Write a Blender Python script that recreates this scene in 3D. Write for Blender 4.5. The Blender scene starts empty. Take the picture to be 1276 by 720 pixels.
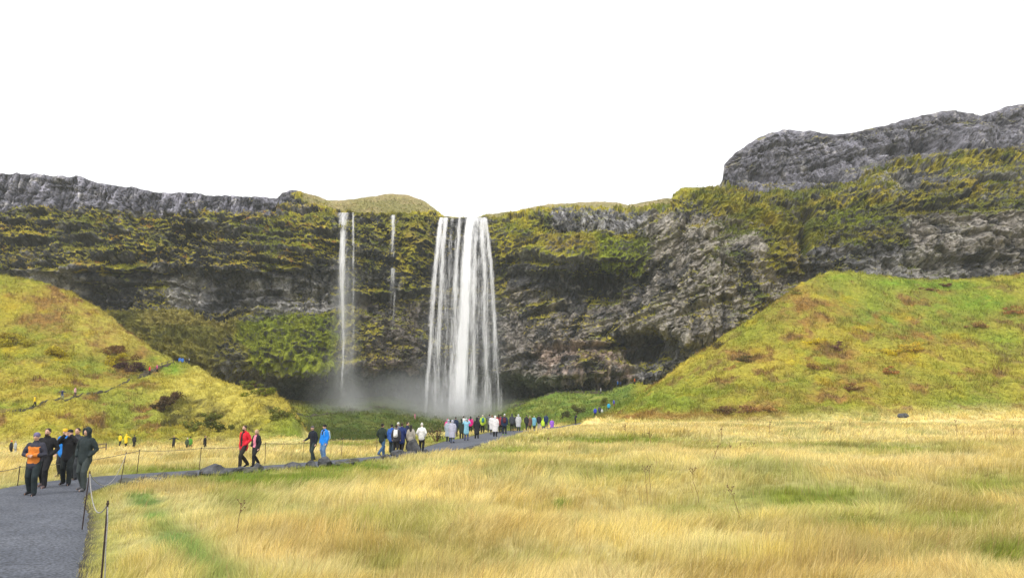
import bpy, math, random
import numpy as np
from mathutils import Vector

random.seed(7)
RNG = np.random.default_rng(11)
S = bpy.context.scene
COL = S.collection

# ------------------------------------------------------------------ camera
W0, H0 = 1276.0, 720.0
F = 921.0
CZ = 2.2
PITCH = math.atan(157.0 / F)
cp, sp = math.cos(PITCH), math.sin(PITCH)
cam_d = bpy.data.cameras.new('camera')
cam_d.sensor_width = 36.0
cam_d.lens = F * 36.0 / W0
cam_d.clip_start = 0.1
cam_d.clip_end = 12000
cam = bpy.data.objects.new('camera', cam_d)
COL.objects.link(cam)
cam.location = (0, 0, CZ)
cam.rotation_euler = (math.pi / 2 + PITCH, 0, 0)
S.camera = cam


def P(u, v, Y):
    """photo pixel + real distance in metres -> world position"""
    yv = (360.0 - v) / F
    t = Y / (cp - sp * yv)
    return (u - 638.0) / F * t, Y + 0 * t, CZ + t * (sp + cp * yv)


def proj(x, y, z):
    dz = z - CZ
    dep = y * cp + dz * sp
    up = -y * sp + dz * cp
    return 638.0 + F * x / dep, 360.0 - F * up / dep


# ------------------------------------------------------------------ numpy noise
def _h(ix, iy, iz, k=0):
    n = (ix * 374761393 + iy * 668265263 + iz * 2147483647 + k * 974634777) & 0xFFFFFFFF
    n = ((n ^ (n >> 13)) * 1274126177) & 0xFFFFFFFF
    n = ((n ^ (n >> 16)) * 2246822519) & 0xFFFFFFFF
    return ((n ^ (n >> 15)) & 0xFFFFFF) / float(0xFFFFFF)


def vnoise(x, y, z=None, k=0):
    """value noise, roughly -1..1"""
    x = np.asarray(x, float); y = np.asarray(y, float)
    z = np.zeros_like(x) if z is None else np.asarray(z, float)
    ix = np.floor(x).astype(np.int64); iy = np.floor(y).astype(np.int64); iz = np.floor(z).astype(np.int64)
    fx, fy, fz = x - ix, y - iy, z - iz
    fx = fx * fx * fx * (fx * (fx * 6 - 15) + 10); fy = fy * fy * fy * (fy * (fy * 6 - 15) + 10); fz = fz * fz * (3 - 2 * fz)
    r = 0
    for a in (0, 1):
        wx = fx if a else 1 - fx
        for b in (0, 1):
            wy = fy if b else 1 - fy
            for c in (0, 1):
                wz = fz if c else 1 - fz
                r = r + wx * wy * wz * _h(ix + a, iy + b, iz + c, k)
    return r * 2 - 1


def fbm(x, y, z=None, o=4, k=0, gain=0.5):
    z = np.zeros_like(np.asarray(x, float)) if z is None else z
    r = 0; a = 1.0; t = 0; f = 1.0
    for i in range(o):
        # rotate the lattice between octaves to hide the grid
        ca, sa = math.cos(0.7 * i + .4), math.sin(0.7 * i + .4)
        xx, yy = x * ca - y * sa, x * sa + y * ca
        xx, zz = xx * ca - z * sa, xx * sa + z * ca
        r = r + a * vnoise(xx * f + 13.7 * i, yy * f + 5.1 * i, zz * f + 3.3 * i, k + i)
        t += a; a *= gain; f *= 2.03
    return r / t


def ridged(x, y, z, o=4, k=0):
    r = 0; a = 1.0; t = 0; f = 1.0
    for i in range(o):
        ca, sa = math.cos(0.9 * i + .3), math.sin(0.9 * i + .3)
        xx, yy = x * ca - y * sa, x * sa + y * ca
        r = r + a * (1 - np.abs(vnoise(xx * f + 7.7 * i, yy * f + 9.1 * i, z * f + 2.3 * i, k + i)) * 2)
        t += a; a *= .55; f *= 2.05
    return r / t


def cells(x, y, z, k=0):
    """voronoi: random value of the nearest cell, and the F2-F1 edge distance"""
    ix = np.floor(x).astype(np.int64); iy = np.floor(y).astype(np.int64); iz = np.floor(z).astype(np.int64)
    d1 = np.full(x.shape, 9.0); d2 = np.full(x.shape, 9.0); val = np.zeros(x.shape)
    for a in (-1, 0, 1):
        for b in (-1, 0, 1):
            for c in (-1, 0, 1):
                jx, jy, jz = ix + a, iy + b, iz + c
                px = jx + _h(jx, jy, jz, k + 1); py = jy + _h(jx, jy, jz, k + 2); pz = jz + _h(jx, jy, jz, k + 3)
                d = np.sqrt((x - px) ** 2 + (y - py) ** 2 + (z - pz) ** 2)
                near = d < d1
                d2 = np.where(near, d1, np.minimum(d2, d))
                val = np.where(near, _h(jx, jy, jz, k + 4), val)
                d1 = np.where(near, d, d1)
    return val, d2 - d1


def sstep(a, b, x):
    t = np.clip((x - a) / (b - a), 0, 1)
    return t * t * (3 - 2 * t)


class RBF:
    def __init__(self, pts, vals, c=4.0, sc=(1, 1), smooth=0.0):
        self.sc = np.array(sc, float); self.c = c
        self.p = np.array(pts, float) * self.sc
        v = np.array(vals, float)
        n = len(v)
        d = self.p[:, None] - self.p[None]
        A = np.sqrt((d ** 2).sum(2) + c * c)
        M = np.zeros((n + 3, n + 3)); M[:n, :n] = A - np.eye(n) * smooth
        M[:n, n] = 1; M[:n, n + 1:] = self.p / 100; M[n, :n] = 1; M[n + 1:, :n] = self.p.T / 100
        self.w = np.linalg.lstsq(M, np.concatenate([v, [0, 0, 0]]), rcond=None)[0]

    def __call__(self, a, b):
        a = np.asarray(a, float); shp = a.shape
        a = a.ravel() * self.sc[0]; b = np.asarray(b, float).ravel() * self.sc[1]
        n = len(self.p)
        r = self.w[n] + self.w[n + 1] * a / 100 + self.w[n + 2] * b / 100
        for i in range(n):
            r = r + self.w[i] * np.sqrt((a - self.p[i, 0]) ** 2 + (b - self.p[i, 1]) ** 2 + self.c ** 2)
        return r.reshape(shp)


# ------------------------------------------------------------------ object helpers
def mesh_np(name, V, faces, mat, col=None, smooth=True, parent=None, attrs=None):
    """V (n,3); faces: list of int arrays (m,k)"""
    me = bpy.data.meshes.new(name)
    V = np.asarray(V, np.float32)
    me.vertices.add(len(V)); me.vertices.foreach_set('co', V.ravel())
    nl = sum(f.size for f in faces); npoly = sum(len(f) for f in faces)
    me.loops.add(nl); me.polygons.add(npoly)
    me.loops.foreach_set('vertex_index', np.concatenate([f.ravel() for f in faces]).astype(np.int32))
    st = []; o = 0
    for f in faces:
        st.append(o + np.arange(len(f)) * f.shape[1]); o += f.size
    me.polygons.foreach_set('loop_start', np.concatenate(st).astype(np.int32))
    me.polygons.foreach_set('use_smooth', np.full(npoly, smooth))
    if col is not None:
        a = me.color_attributes.new('col', 'FLOAT_COLOR', 'POINT')
        c4 = np.ones((len(V), 4), np.float32); c4[:, :3] = col
        a.data.foreach_set('color', c4.ravel())
    for nm, arr in (attrs or {}).items():
        a = me.attributes.new(nm, 'FLOAT', 'POINT'); a.data.foreach_set('value', np.asarray(arr, np.float32).ravel())
    me.update(calc_edges=True); me.validate()
    if mat: me.materials.append(mat)
    ob = bpy.data.objects.new(name, me)
    COL.objects.link(ob)
    if parent: ob.parent = parent
    return ob


def grid_faces(nr, nc):
    i = np.arange(nr * nc).reshape(nr, nc)
    return np.stack([i[:-1, :-1].ravel(), i[:-1, 1:].ravel(), i[1:, 1:].ravel(), i[1:, :-1].ravel()], 1)


def tag(o, label=None, cat=None, group=None, kind=None):
    if label: o['label'] = label
    if cat: o['category'] = cat
    if group: o['group'] = group
    if kind: o['kind'] = kind
    return o


def empty(name, loc, label=None, cat=None, group=None):
    o = bpy.data.objects.new(name, None); o.empty_display_size = .2
    o.location = loc; COL.objects.link(o)
    return tag(o, label, cat, group)


class MB:
    """collects closed tubes, ellipsoids, boxes into one mesh"""
    def __init__(self): self.V = []; self.Fq = []; self.Ft = []; self.n = 0

    def add(self, V, q=None, t=None):
        V = np.asarray(V, float)
        self.V.append(V)
        if q is not None and len(q): self.Fq.append(np.asarray(q) + self.n)
        if t is not None and len(t): self.Ft.append(np.asarray(t) + self.n)
        self.n += len(V)

    def loft(self, rings):
        """rings: list of (n,3) arrays"""
        n = len(rings[0]); V = np.concatenate(rings + [rings[0].mean(0)[None], rings[-1].mean(0)[None]])
        q = []; t = []
        for r in range(len(rings) - 1):
            for i in range(n):
                j = (i + 1) % n
                q.append((r * n + i, r * n + j, (r + 1) * n + j, (r + 1) * n + i))
        c0 = len(rings) * n; L = (len(rings) - 1) * n
        for i in range(n):
            j = (i + 1) % n
            t.append((c0, j, i)); t.append((c0 + 1, L + i, L + j))
        self.add(V, q, t)

    def tube(self, pts, rad, n=8, flat=None, caps=True):
        pts = [np.array(p, float) for p in pts]
        rad = list(rad)
        if caps:
            d0 = pts[0] - pts[1]; d0 /= np.linalg.norm(d0) + 1e-9
            d1 = pts[-1] - pts[-2]; d1 /= np.linalg.norm(d1) + 1e-9
            r0, r1 = rad[0], rad[-1]
            r0m = r0 if np.isscalar(r0) else min(r0); r1m = r1 if np.isscalar(r1) else min(r1)
            sc = lambda r, k: r * k if np.isscalar(r) else (r[0] * k, r[1] * k)
            pts = [pts[0] + d0 * r0m * .85, pts[0] + d0 * r0m * .5] + pts + [pts[-1] + d1 * r1m * .5, pts[-1] + d1 * r1m * .85]
            rad = [sc(r0, .45), sc(r0, .85)] + rad + [sc(r1, .85), sc(r1, .45)]
        rings = []
        ref = np.array(flat if flat is not None else (1, 0, 0), float)
        for i, p in enumerate(pts):
            a = pts[max(i - 1, 0)]; b = pts[min(i + 1, len(pts) - 1)]
            d = b - a; d /= np.linalg.norm(d) + 1e-9
            s = ref - d * ref.dot(d)
            if np.linalg.norm(s) < .15: s = np.array((0, 1, 0.)) - d * d[1]
            s /= np.linalg.norm(s); tt = np.cross(d, s)
            r = rad[i]; rx, ry = (r, r) if np.isscalar(r) else r
            th = np.arange(n) * 2 * math.pi / n
            rings.append(p + np.outer(np.cos(th) * rx, s) + np.outer(np.sin(th) * ry, tt))
        self.loft(rings)

    def ell(self, c, r, n=12, m=8, fn=None):
        rings = []
        for k in range(1, m):
            ph = math.pi * k / m; th = np.arange(n) * 2 * math.pi / n
            V = np.stack([np.cos(th) * math.sin(ph), np.sin(th) * math.sin(ph), np.full(n, -math.cos(ph))], 1)
            V = V * np.array(r)
            if fn: V = fn(V)
            rings.append(V + np.array(c))
        self.loft(rings)

    def box(self, c, s, rot=0.0):
        c = np.array(c, float); s = np.array(s, float) / 2
        V = np.array([(x, y, z) for x in (-1, 1) for y in (-1, 1) for z in (-1, 1)], float) * s
        ca, sa = math.cos(rot), math.sin(rot)
        V = np.stack([V[:, 0] * ca - V[:, 1] * sa, V[:, 0] * sa + V[:, 1] * ca, V[:, 2]], 1) + c
        self.add(V, [(0, 1, 3, 2), (4, 6, 7, 5), (0, 4, 5, 1), (2, 3, 7, 6), (0, 2, 6, 4), (1, 5, 7, 3)])

    def build(self, name, mat, parent=None, smooth=True):
        fs = []
        if self.Fq: fs.append(np.concatenate(self.Fq))
        if self.Ft: fs.append(np.concatenate(self.Ft))
        return mesh_np(name, np.concatenate(self.V), fs, mat, smooth=smooth, parent=parent)


# ------------------------------------------------------------------ materials
def new_mat(name):
    m = bpy.data.materials.new(name); m.use_nodes = True
    nt = m.node_tree; nt.nodes.clear()
    return m, nt, nt.nodes, nt.links


def simple_mat(name, col, rough=.7, var=.25, scale=8.0, bump=.15, spec=.3, front=None, bumpscale=None, metallic=0.0):
    m, nt, N, L = new_mat(name)
    out = N.new('ShaderNodeOutputMaterial'); b = N.new('ShaderNodeBsdfPrincipled')
    L.new(b.outputs[0], out.inputs[0])
    b.inputs['Roughness'].default_value = rough
    b.inputs['Specular IOR Level'].default_value = spec
    b.inputs['Metallic'].default_value = metallic
    tc = N.new('ShaderNodeTexCoord')
    nz = N.new('ShaderNodeTexNoise'); nz.inputs['Scale'].default_value = scale; nz.inputs['Detail'].default_value = 5
    L.new(tc.outputs['Object'], nz.inputs['Vector'])
    mr = N.new('ShaderNodeMapRange'); mr.inputs[1].default_value = .3; mr.inputs[2].default_value = .7
    mr.inputs[3].default_value = 1 - var; mr.inputs[4].default_value = 1 + var
    L.new(nz.outputs[0], mr.inputs[0])
    mx = N.new('ShaderNodeMix'); mx.data_type = 'RGBA'; mx.blend_type = 'MULTIPLY'; mx.inputs[0].default_value = 1
    mx.inputs[6].default_value = (*col, 1)
    if front:
        fc, x1, z0, z1 = front
        wn_ = N.new('ShaderNodeTexNoise'); wn_.inputs['Scale'].default_value = 9; L.new(tc.outputs['Object'], wn_.inputs['Vector'])
        wa = N.new('ShaderNodeVectorMath'); wa.operation = 'MULTIPLY_ADD'; wa.inputs[1].default_value = (.09, .09, .09); L.new(wn_.outputs['Color'], wa.inputs[0]); L.new(tc.outputs['Object'], wa.inputs[2])
        wb = N.new('ShaderNodeVectorMath'); wb.operation = 'SUBTRACT'; wb.inputs[1].default_value = (.045, .045, .045); L.new(wa.outputs[0], wb.inputs[0])
        sx = N.new('ShaderNodeSeparateXYZ'); L.new(wb.outputs[0], sx.inputs[0])
        ab = N.new('ShaderNodeMath'); ab.operation = 'ABSOLUTE'; L.new(sx.outputs[0], ab.inputs[0])
        def cmp(sock, op, val):
            q = N.new('ShaderNodeMath'); q.operation = op; q.inputs[1].default_value = val; L.new(sock, q.inputs[0]); return q.outputs[0]
        cs = [cmp(ab.outputs[0], 'LESS_THAN', x1), cmp(sx.outputs[1], 'LESS_THAN', -.03), cmp(sx.outputs[2], 'GREATER_THAN', z0), cmp(sx.outputs[2], 'LESS_THAN', z1)]
        acc = cs[0]
        for c in cs[1:]:
            q = N.new('ShaderNodeMath'); q.operation = 'MULTIPLY'; L.new(acc, q.inputs[0]); L.new(c, q.inputs[1]); acc = q.outputs[0]
        m2 = N.new('ShaderNodeMix'); m2.data_type = 'RGBA'; m2.inputs[6].default_value = (*col, 1); m2.inputs[7].default_value = (*fc, 1)
        L.new(acc, m2.inputs[0]); L.new(m2.outputs[2], mx.inputs[6])
    L.new(mr.outputs[0], mx.inputs[7]); L.new(mx.outputs[2], b.inputs['Base Color'])
    if bump:
        n2 = N.new('ShaderNodeTexNoise'); n2.inputs['Scale'].default_value = bumpscale or scale * 3; n2.inputs['Detail'].default_value = 6
        L.new(tc.outputs['Object'], n2.inputs['Vector'])
        bp = N.new('ShaderNodeBump'); bp.inputs['Strength'].default_value = bump; bp.inputs['Distance'].default_value = .05
        L.new(n2.outputs[0], bp.inputs['Height']); L.new(bp.outputs[0], b.inputs['Normal'])
    return m


def attr_mat(name, fine=2.0, var=.3, bump=.4, bdist=.3, rough=.9, spec=.15, translucent=0.0, stretch=(1, 1, 1), fine2=None):
    """colour comes from the surface's own colour attribute, broken up by world-space noise"""
    m, nt, N, L = new_mat(name)
    out = N.new('ShaderNodeOutputMaterial'); b = N.new('ShaderNodeBsdfPrincipled')
    b.inputs['Roughness'].default_value = rough; b.inputs['Specular IOR Level'].default_value = spec
    at = N.new('ShaderNodeAttribute'); at.attribute_name = 'col'
    geo = N.new('ShaderNodeNewGeometry')
    mp = N.new('ShaderNodeMapping'); mp.inputs['Scale'].default_value = stretch
    L.new(geo.outputs['Position'], mp.inputs['Vector'])
    nz = N.new('ShaderNodeTexNoise'); nz.inputs['Scale'].default_value = fine; nz.inputs['Detail'].default_value = 7; nz.inputs['Roughness'].default_value = .65
    L.new(mp.outputs[0], nz.inputs['Vector'])
    mr = N.new('ShaderNodeMapRange'); mr.inputs[1].default_value = .3; mr.inputs[2].default_value = .7
    mr.inputs[3].default_value = 1 - var; mr.inputs[4].default_value = 1 + var
    L.new(nz.outputs[0], mr.inputs[0])
    mx = N.new('ShaderNodeMix'); mx.data_type = 'RGBA'; mx.blend_type = 'MULTIPLY'; mx.inputs[0].default_value = 1
    L.new(at.outputs['Color'], mx.inputs[6]); L.new(mr.outputs[0], mx.inputs[7])
    L.new(mx.outputs[2], b.inputs['Base Color'])
    last = b.outputs[0]
    if bump:
        bp = N.new('ShaderNodeBump'); bp.inputs['Strength'].default_value = bump; bp.inputs['Distance'].default_value = bdist
        L.new(nz.outputs[0], bp.inputs['Height']); L.new(bp.outputs[0], b.inputs['Normal'])
    if translucent:
        tr = N.new('ShaderNodeBsdfTranslucent'); L.new(mx.outputs[2], tr.inputs[0])
        ms = N.new('ShaderNodeMixShader'); ms.inputs[0].default_value = translucent
        L.new(b.outputs[0], ms.inputs[1]); L.new(tr.outputs[0], ms.inputs[2]); last = ms.outputs[0]
    L.new(last, out.inputs[0])
    return m


M_GRASS = attr_mat('grass_blades', fine=30, var=.12, bump=0, rough=.75, spec=.2, translucent=.35)
M_TERR = attr_mat('turf', fine=1.6, var=.35, bump=.8, bdist=.45)
M_CLIFF = attr_mat('cliff_rock', fine=.9, var=.42, bump=.9, bdist=.8, rough=.85, spec=.25)
M_LEAF = attr_mat('shrub_leaves', fine=9, var=.3, bump=0, translucent=.25)
M_STONE = simple_mat('boulder_stone', (.075, .077, .082), .9, .6, 3.5, .8, bumpscale=9)
M_STONE_MOSS = simple_mat('boulder_lichen', (.10, .10, .075), .9, .5, 3.0, .8, bumpscale=8)
M_POST = simple_mat('rusty_steel', (.045, .030, .026), .8, .4, 12, .2)
M_ROPE = simple_mat('rope_fibre', (.33, .32, .31), .9, .3, 60, .3)
M_WIRE = simple_mat('thin_wire', (.13, .12, .10), .7, .2, 30, 0)
M_WOOD = simple_mat('weathered_wood', (.13, .105, .08), .85, .35, 6, .3)
M_STALK = simple_mat('dry_stalk', (.13, .065, .04), .9, .3, 20, 0)
M_SKIN = simple_mat('skin', (.56, .34, .25), .55, .08, 12, .02)
M_EYE = simple_mat('eye_dark', (.02, .015, .012), .3, .1, 5, 0)


def asphalt():
    m, nt, N, L = new_mat('wet_asphalt')
    out = N.new('ShaderNodeOutputMaterial'); b = N.new('ShaderNodeBsdfPrincipled'); L.new(b.outputs[0], out.inputs[0])
    geo = N.new('ShaderNodeNewGeometry')
    n1 = N.new('ShaderNodeTexNoise'); n1.inputs['Scale'].default_value = .7; n1.inputs['Detail'].default_value = 4
    n2 = N.new('ShaderNodeTexNoise'); n2.inputs['Scale'].default_value = 22; n2.inputs['Detail'].default_value = 6
    L.new(geo.outputs['Position'], n1.inputs['Vector']); L.new(geo.outputs['Position'], n2.inputs['Vector'])
    r1 = N.new('ShaderNodeValToRGB'); e = r1.color_ramp.elements
    e[0].position = .3; e[0].color = (.055, .062, .080, 1); e[1].position = .7; e[1].color = (.092, .100, .122, 1)
    L.new(n1.outputs[0], r1.inputs[0])
    mr = N.new('ShaderNodeMapRange'); mr.inputs[1].default_value = .35; mr.inputs[2].default_value = .65; mr.inputs[3].default_value = .35; mr.inputs[4].default_value = 1.75
    L.new(n2.outputs[0], mr.inputs[0])
    mx = N.new('ShaderNodeMix'); mx.data_type = 'RGBA'; mx.blend_type = 'MULTIPLY'; mx.inputs[0].default_value = 1
    L.new(r1.outputs[0], mx.inputs[6]); L.new(mr.outputs[0], mx.inputs[7]); L.new(mx.outputs[2], b.inputs['Base Color'])
    b.inputs['Roughness'].default_value = .75; b.inputs['Specular IOR Level'].default_value = .35
    bp = N.new('ShaderNodeBump'); bp.inputs['Strength'].default_value = .6; bp.inputs['Distance'].default_value = .01
    L.new(n2.outputs[0], bp.inputs['Height']); L.new(bp.outputs[0], b.inputs['Normal'])
    return m


M_ASPHALT = asphalt()


def water_mat(name, bright=.9, k=1.0, seed=0.0, xs=1.0):
    """falling water: white, broken into long streaks; UV = metres across, metres fallen"""
    m, nt, N, L = new_mat(name)
    out = N.new('ShaderNodeOutputMaterial')
    uv = N.new('ShaderNodeUVMap'); uv.uv_map = 'flow'
    de = N.new('ShaderNodeAttribute'); de.attribute_name = 'dens'
    def noise(sx, sy, det, rough=.6):
        mp = N.new('ShaderNodeMapping'); mp.inputs['Scale'].default_value = (sx, sy, 1); mp.inputs['Location'].default_value = (seed, seed * .7, seed)
        L.new(uv.outputs[0], mp.inputs['Vector'])
        n = N.new('ShaderNodeTexNoise'); n.inputs['Scale'].default_value = 1; n.inputs['Detail'].default_value = det; n.inputs['Roughness'].default_value = rough
        n.inputs['Distortion'].default_value = .3
        L.new(mp.outputs[0], n.inputs['Vector']); return n.outputs[0]
    def mth(op, a, b):
        q = N.new('ShaderNodeMath'); q.operation = op
        for i, x in enumerate((a, b)):
            if isinstance(x, float): q.inputs[i].default_value = x
            else: L.new(x, q.inputs[i])
        return q.outputs[0]
    a = noise(1.0 * xs, .09, 4); b = noise(4.6 * xs, .42, 7, .8)
    s = mth('ADD', mth('MULTIPLY', a, .55), mth('MULTIPLY', b, .85)); s = mth('SUBTRACT', s, .20)
    # density pushes the threshold down
    t = mth('ADD', s, mth('MULTIPLY', mth('SUBTRACT', de.outputs['Fac'], .5), .52))
    mr = N.new('ShaderNodeMapRange'); mr.inputs[1].default_value = .395; mr.inputs[2].default_value = .80; mr.inputs[3].default_value = 0; mr.inputs[4].default_value = 1
    mr.interpolation_type = 'SMOOTHSTEP'
    L.new(t, mr.inputs[0])
    edge = N.new('ShaderNodeMapRange'); edge.inputs[1].default_value = 0; edge.inputs[2].default_value = .12; L.new(de.outputs['Fac'], edge.inputs[0])
    al = mth('MULTIPLY', mth('MULTIPLY', mr.outputs[0], edge.outputs[0]), k)
    df = N.new('ShaderNodeBsdfDiffuse'); df.inputs[0].default_value = (bright, bright, bright * 1.02, 1)
    tl = N.new('ShaderNodeBsdfTranslucent'); tl.inputs[0].default_value = (bright, bright, bright * 1.02, 1)
    ms = N.new('ShaderNodeMixShader'); ms.inputs[0].default_value = .3
    L.new(df.outputs[0], ms.inputs[1]); L.new(tl.outputs[0], ms.inputs[2])
    tp = N.new('ShaderNodeBsdfTransparent')
    mo = N.new('ShaderNodeMixShader'); L.new(al, mo.inputs[0]); L.new(tp.outputs[0], mo.inputs[1]); L.new(ms.outputs[0], mo.inputs[2])
    L.new(mo.outputs[0], out.inputs[0])
    return m


# ------------------------------------------------------------------ path centreline
CL = np.array([(-2.5, 1.5, 1.7), (-4.6, 5, 1.7), (-7.35, 10, 1.65), (-10.55, 16, 1.6), (-13.1, 20.5, 1.5), (-14.35, 24, 1.5), (-14.1, 27, 1.4),
               (-12.2, 29.7, 1.4), (-9.7, 33.4, 1.45), (-7.9, 37.5, 1.5), (-6.0, 42, 1.6), (-4.9, 48, 1.9), (-3.2, 56, 2.8),
               (-1.3, 66, 3.2), (1.6, 79, 2.6), (4.8, 94, 2.1), (7.6, 111, 2.0), (11.4, 128, 2.0), (16.3, 141, 2.2), (22, 152, 2.0)])


def dense_line(pts, n=400):
    pts = np.array(pts, float)
    # Catmull-Rom
    out = []
    P_ = np.vstack([2 * pts[0] - pts[1], pts, 2 * pts[-1] - pts[-2]])
    k = max(2, n // (len(pts) - 1))
    for i in range(1, len(P_) - 2):
        t = np.linspace(0, 1, k, endpoint=False)[:, None]
        p0, p1, p2, p3 = P_[i - 1:i + 3]
        out.append(.5 * ((2 * p1) + (-p0 + p2) * t + (2 * p0 - 5 * p1 + 4 * p2 - p3) * t ** 2 + (-p0 + 3 * p1 - 3 * p2 + p3) * t ** 3))
    out.append(pts[-1:])
    return np.vstack(out)


CLD = dense_line(CL, 260)


def path_dist(x, y):
    """signed distance beyond the edge of the path (negative = on the path)"""
    x = np.asarray(x, float); y = np.asarray(y, float)
    best = np.full(x.shape, 1e9)
    for cx, cy, w in CLD[::2]:
        best = np.minimum(best, np.sqrt((x - cx) ** 2 + (y - cy) ** 2) - w)
    return best


# ------------------------------------------------------------------ terrain height
tc = []   # (x,y,z)


def tp(u, v, Y):
    tc.append(P(u, v, Y))


for x, y, z in [(0, 0, .55), (-6, 3, .2), (6, 3, .45), (-7.3, 10, 0), (-10.5, 16, 0), (-13, 21, 0), (-14.3, 25, 0), (-12.2, 30, 0), (-8.8, 35, 0),
                (-6, 42, 0), (-4.8, 48, .03), (-3.2, 56, .12), (-1.3, 66, .36), (1.6, 79, .56), (4.8, 94, .62), (7.6, 111, .62), (11.4, 128, .8),
                (0, 10, .02), (6, 10, .05), (12, 10, .1), (0, 18, .05), (9, 18, .1), (18, 18, .2), (0, 30, .25), (12, 30, .4), (25, 30, .5),
                (-2, 40, .2), (3, 48, .5), (14, 48, .75), (34, 48, .9), (3, 60, .75), (16, 66, 1.0), (44, 66, 1.1), (8, 80, .95), (28, 85, 1.3),
                (60, 85, 1.3), (-20, 16, 0), (-30, 30, -.2), (-20, 38, -.2), (-14, 42, -.15), (-14, 55, -.2), (-8, 60, .0), (-9, 75, .25), (-3.5, 80, .5),
                (-30, 50, -.7), (-45, 50, -.9), (-24, 68, -1.0), (-40, 75, -1.6), (-60, 75, -1.8), (-60, 40, -.8),
                (100, 40, 1), (100, 80, 1.5), (-100, 60, -2), (-15, 85, -1.2), (-5, 100, -2.5), (-25, 90, -2.0), (-12, 130, -4), (-30, 120, -4)]:
    tc.append((x, y, z))
# right talus hill
for u, v, Y in [(765, 519, 126), (800, 497, 133), (850, 457, 140), (900, 422, 145), (950, 388, 149), (1000, 355, 153), (1035, 340, 156),
                (1100, 344, 159), (1190, 350, 160), (1276, 345, 158), (1400, 340, 152), (1600, 335, 148),
                (770, 525, 112), (850, 525, 104), (950, 525, 102), (1080, 524, 100), (1180, 524, 99), (1276, 524, 98), (1450, 524, 95), (1700, 524, 90),
                (860, 492, 120), (950, 485, 116), (1080, 480, 114), (1276, 480, 112), (950, 435, 132), (1050, 410, 136), (1150, 410, 136), (1276, 410, 134), (1450, 410, 130),
                (1050, 372, 148), (1180, 376, 148), (1276, 374, 146),
                ]:
    tp(u, v, Y)
# behind its left flank
for u, Y, z in [(800, 152, 5.2), (850, 160, 7.5), (900, 165, 12), (950, 170, 17), (1000, 172, 24), (1040, 173, 27), (1150, 176, 29), (1276, 176, 30), (1450, 170, 28),
                (850, 190, 8), (1000, 200, 20), (1276, 210, 28)]:
    tc.append(((u - 638) / F * Y, Y, z))
# left hill and mound
for u, v, Y in [(-350, 556, 100), (-150, 556, 102), (0, 556, 104), (100, 556.5, 104), (200, 557, 100), (300, 553, 100), (372, 548, 104),
                (-200, 530, 110), (0, 515.5, 112), (42, 507, 114), (93, 494, 121), (150, 480, 131), (190, 469, 141), (213, 456, 149), (228, 455.5, 153), (245, 459, 150),
                (150, 520, 118), (225, 505, 124), (225, 470, 140), (290, 482, 142), (290, 520, 118), (330, 494, 134), (355, 508, 127), (364, 510, 122), (371, 528, 113), (340, 530, 112),
                (60, 535, 108), (50, 450, 135), (0, 470, 128), (100, 450, 139), (150, 430, 150), (180, 455, 149),
                (-300, 345, 160), (-150, 340, 163), (0, 346, 166), (50, 352, 168), (100, 372, 170), (140, 396, 168), (175, 425, 161), (200, 444, 155),
                (0, 400, 150), (80, 410, 152), (-200, 440, 135)]:
    tp(u, v, Y)
for u, Y, z in [(-200, 180, 29), (0, 182, 28), (80, 184, 26), (150, 180, 20), (200, 172, 12), (228, 166, 9), (290, 156, 4), (340, 146, 0), (378, 128, -3), (390, 116, -3.2), (383, 108, -3),
                (0, 205, 24), (150, 200, 18), (250, 180, 8)]:
    tc.append(((u - 638) / F * Y, Y, z))
# banks round the pool and the cave floor
for u, v, Y in [(345, 530, 165), (400, 547, 150), (480, 545, 160), (580, 541, 172), (330, 505, 192), (400, 508, 200), (400, 528, 175), (480, 497, 222), (480, 520, 190), (560, 512, 228), (560, 533, 195), (620, 521, 200),
                (640, 508, 205), (680, 494, 200), (700, 503, 180), (665, 521, 158), (720, 512, 158), (720, 491, 196), (760, 491, 188), (745, 518.5, 143), (735, 521, 138), (775, 487, 180), (790, 479, 184), (780, 503, 150)]:
    tp(u, v, Y)
for u, Y, z in [(400, 225, 5), (480, 245, 8), (560, 250, 6), (640, 240, 7), (720, 225, 8), (800, 215, 9)]:
    tc.append(((u - 638) / F * Y, Y, z))
tc = np.array(tc)
TR = RBF(tc[:, :2], tc[:, 2], c=2.5, smooth=.02)


def gauss(a, m, s): return np.exp(-((a - m) / s) ** 2)


def T0(x, y):
    z = TR(x, y)
    # low mounds and ditches of the near meadow
    mk = sstep(-1.0, 4.0, x + .12 * y) * sstep(70, 55, y)
    w = fbm(x * .09, y * .09, k=3) * 3
    z = z + mk * (.34 * gauss(y + w, 28 + .08 * x, 3.6) - .34 * gauss(y + w * .8, 19.5 - .12 * x, 3.0) + .2 * gauss(y + w, 58, 6) - .16 * gauss(y + w, 44, 5))
    return z


def T(x, y, detail=True):
    x = np.asarray(x, float); y = np.asarray(y, float)
    z = T0(x, y)
    pd = path_dist(x, y)
    m = sstep(.1, 2.5, pd)
    path_near = pd < 4
    z = z + m * (.22 * fbm(x * .55, y * .55, k=21, o=3) + .26 * fbm(x * .16, y * .16, k=22, o=2)) * np.where(path_near, .5, 1)
    if detail:
        hill = sstep(98, 112, y)
        zt = z * 1.1 + 1.6 * fbm(x * .12, y * .12, k=37, o=4, gain=.6)
        z = z + hill * m * (.30 * (1 - zt % 1.0) * sstep(0, .2, zt % 1.0) + .45 * fbm(x * 1.0, y * 1.0, k=39, o=2) + .55 * fbm(x * .22, y * .22, k=31, o=4) + .5 * np.maximum(0, fbm(x * .5, y * .5, k=35, o=3)))
    # the path sits slightly low between its verges
    z = z - .06 * sstep(.6, -.2, pd)
    return z


def Ts(x, y): return float(T(np.array([x]), np.array([y]))[0])


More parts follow.
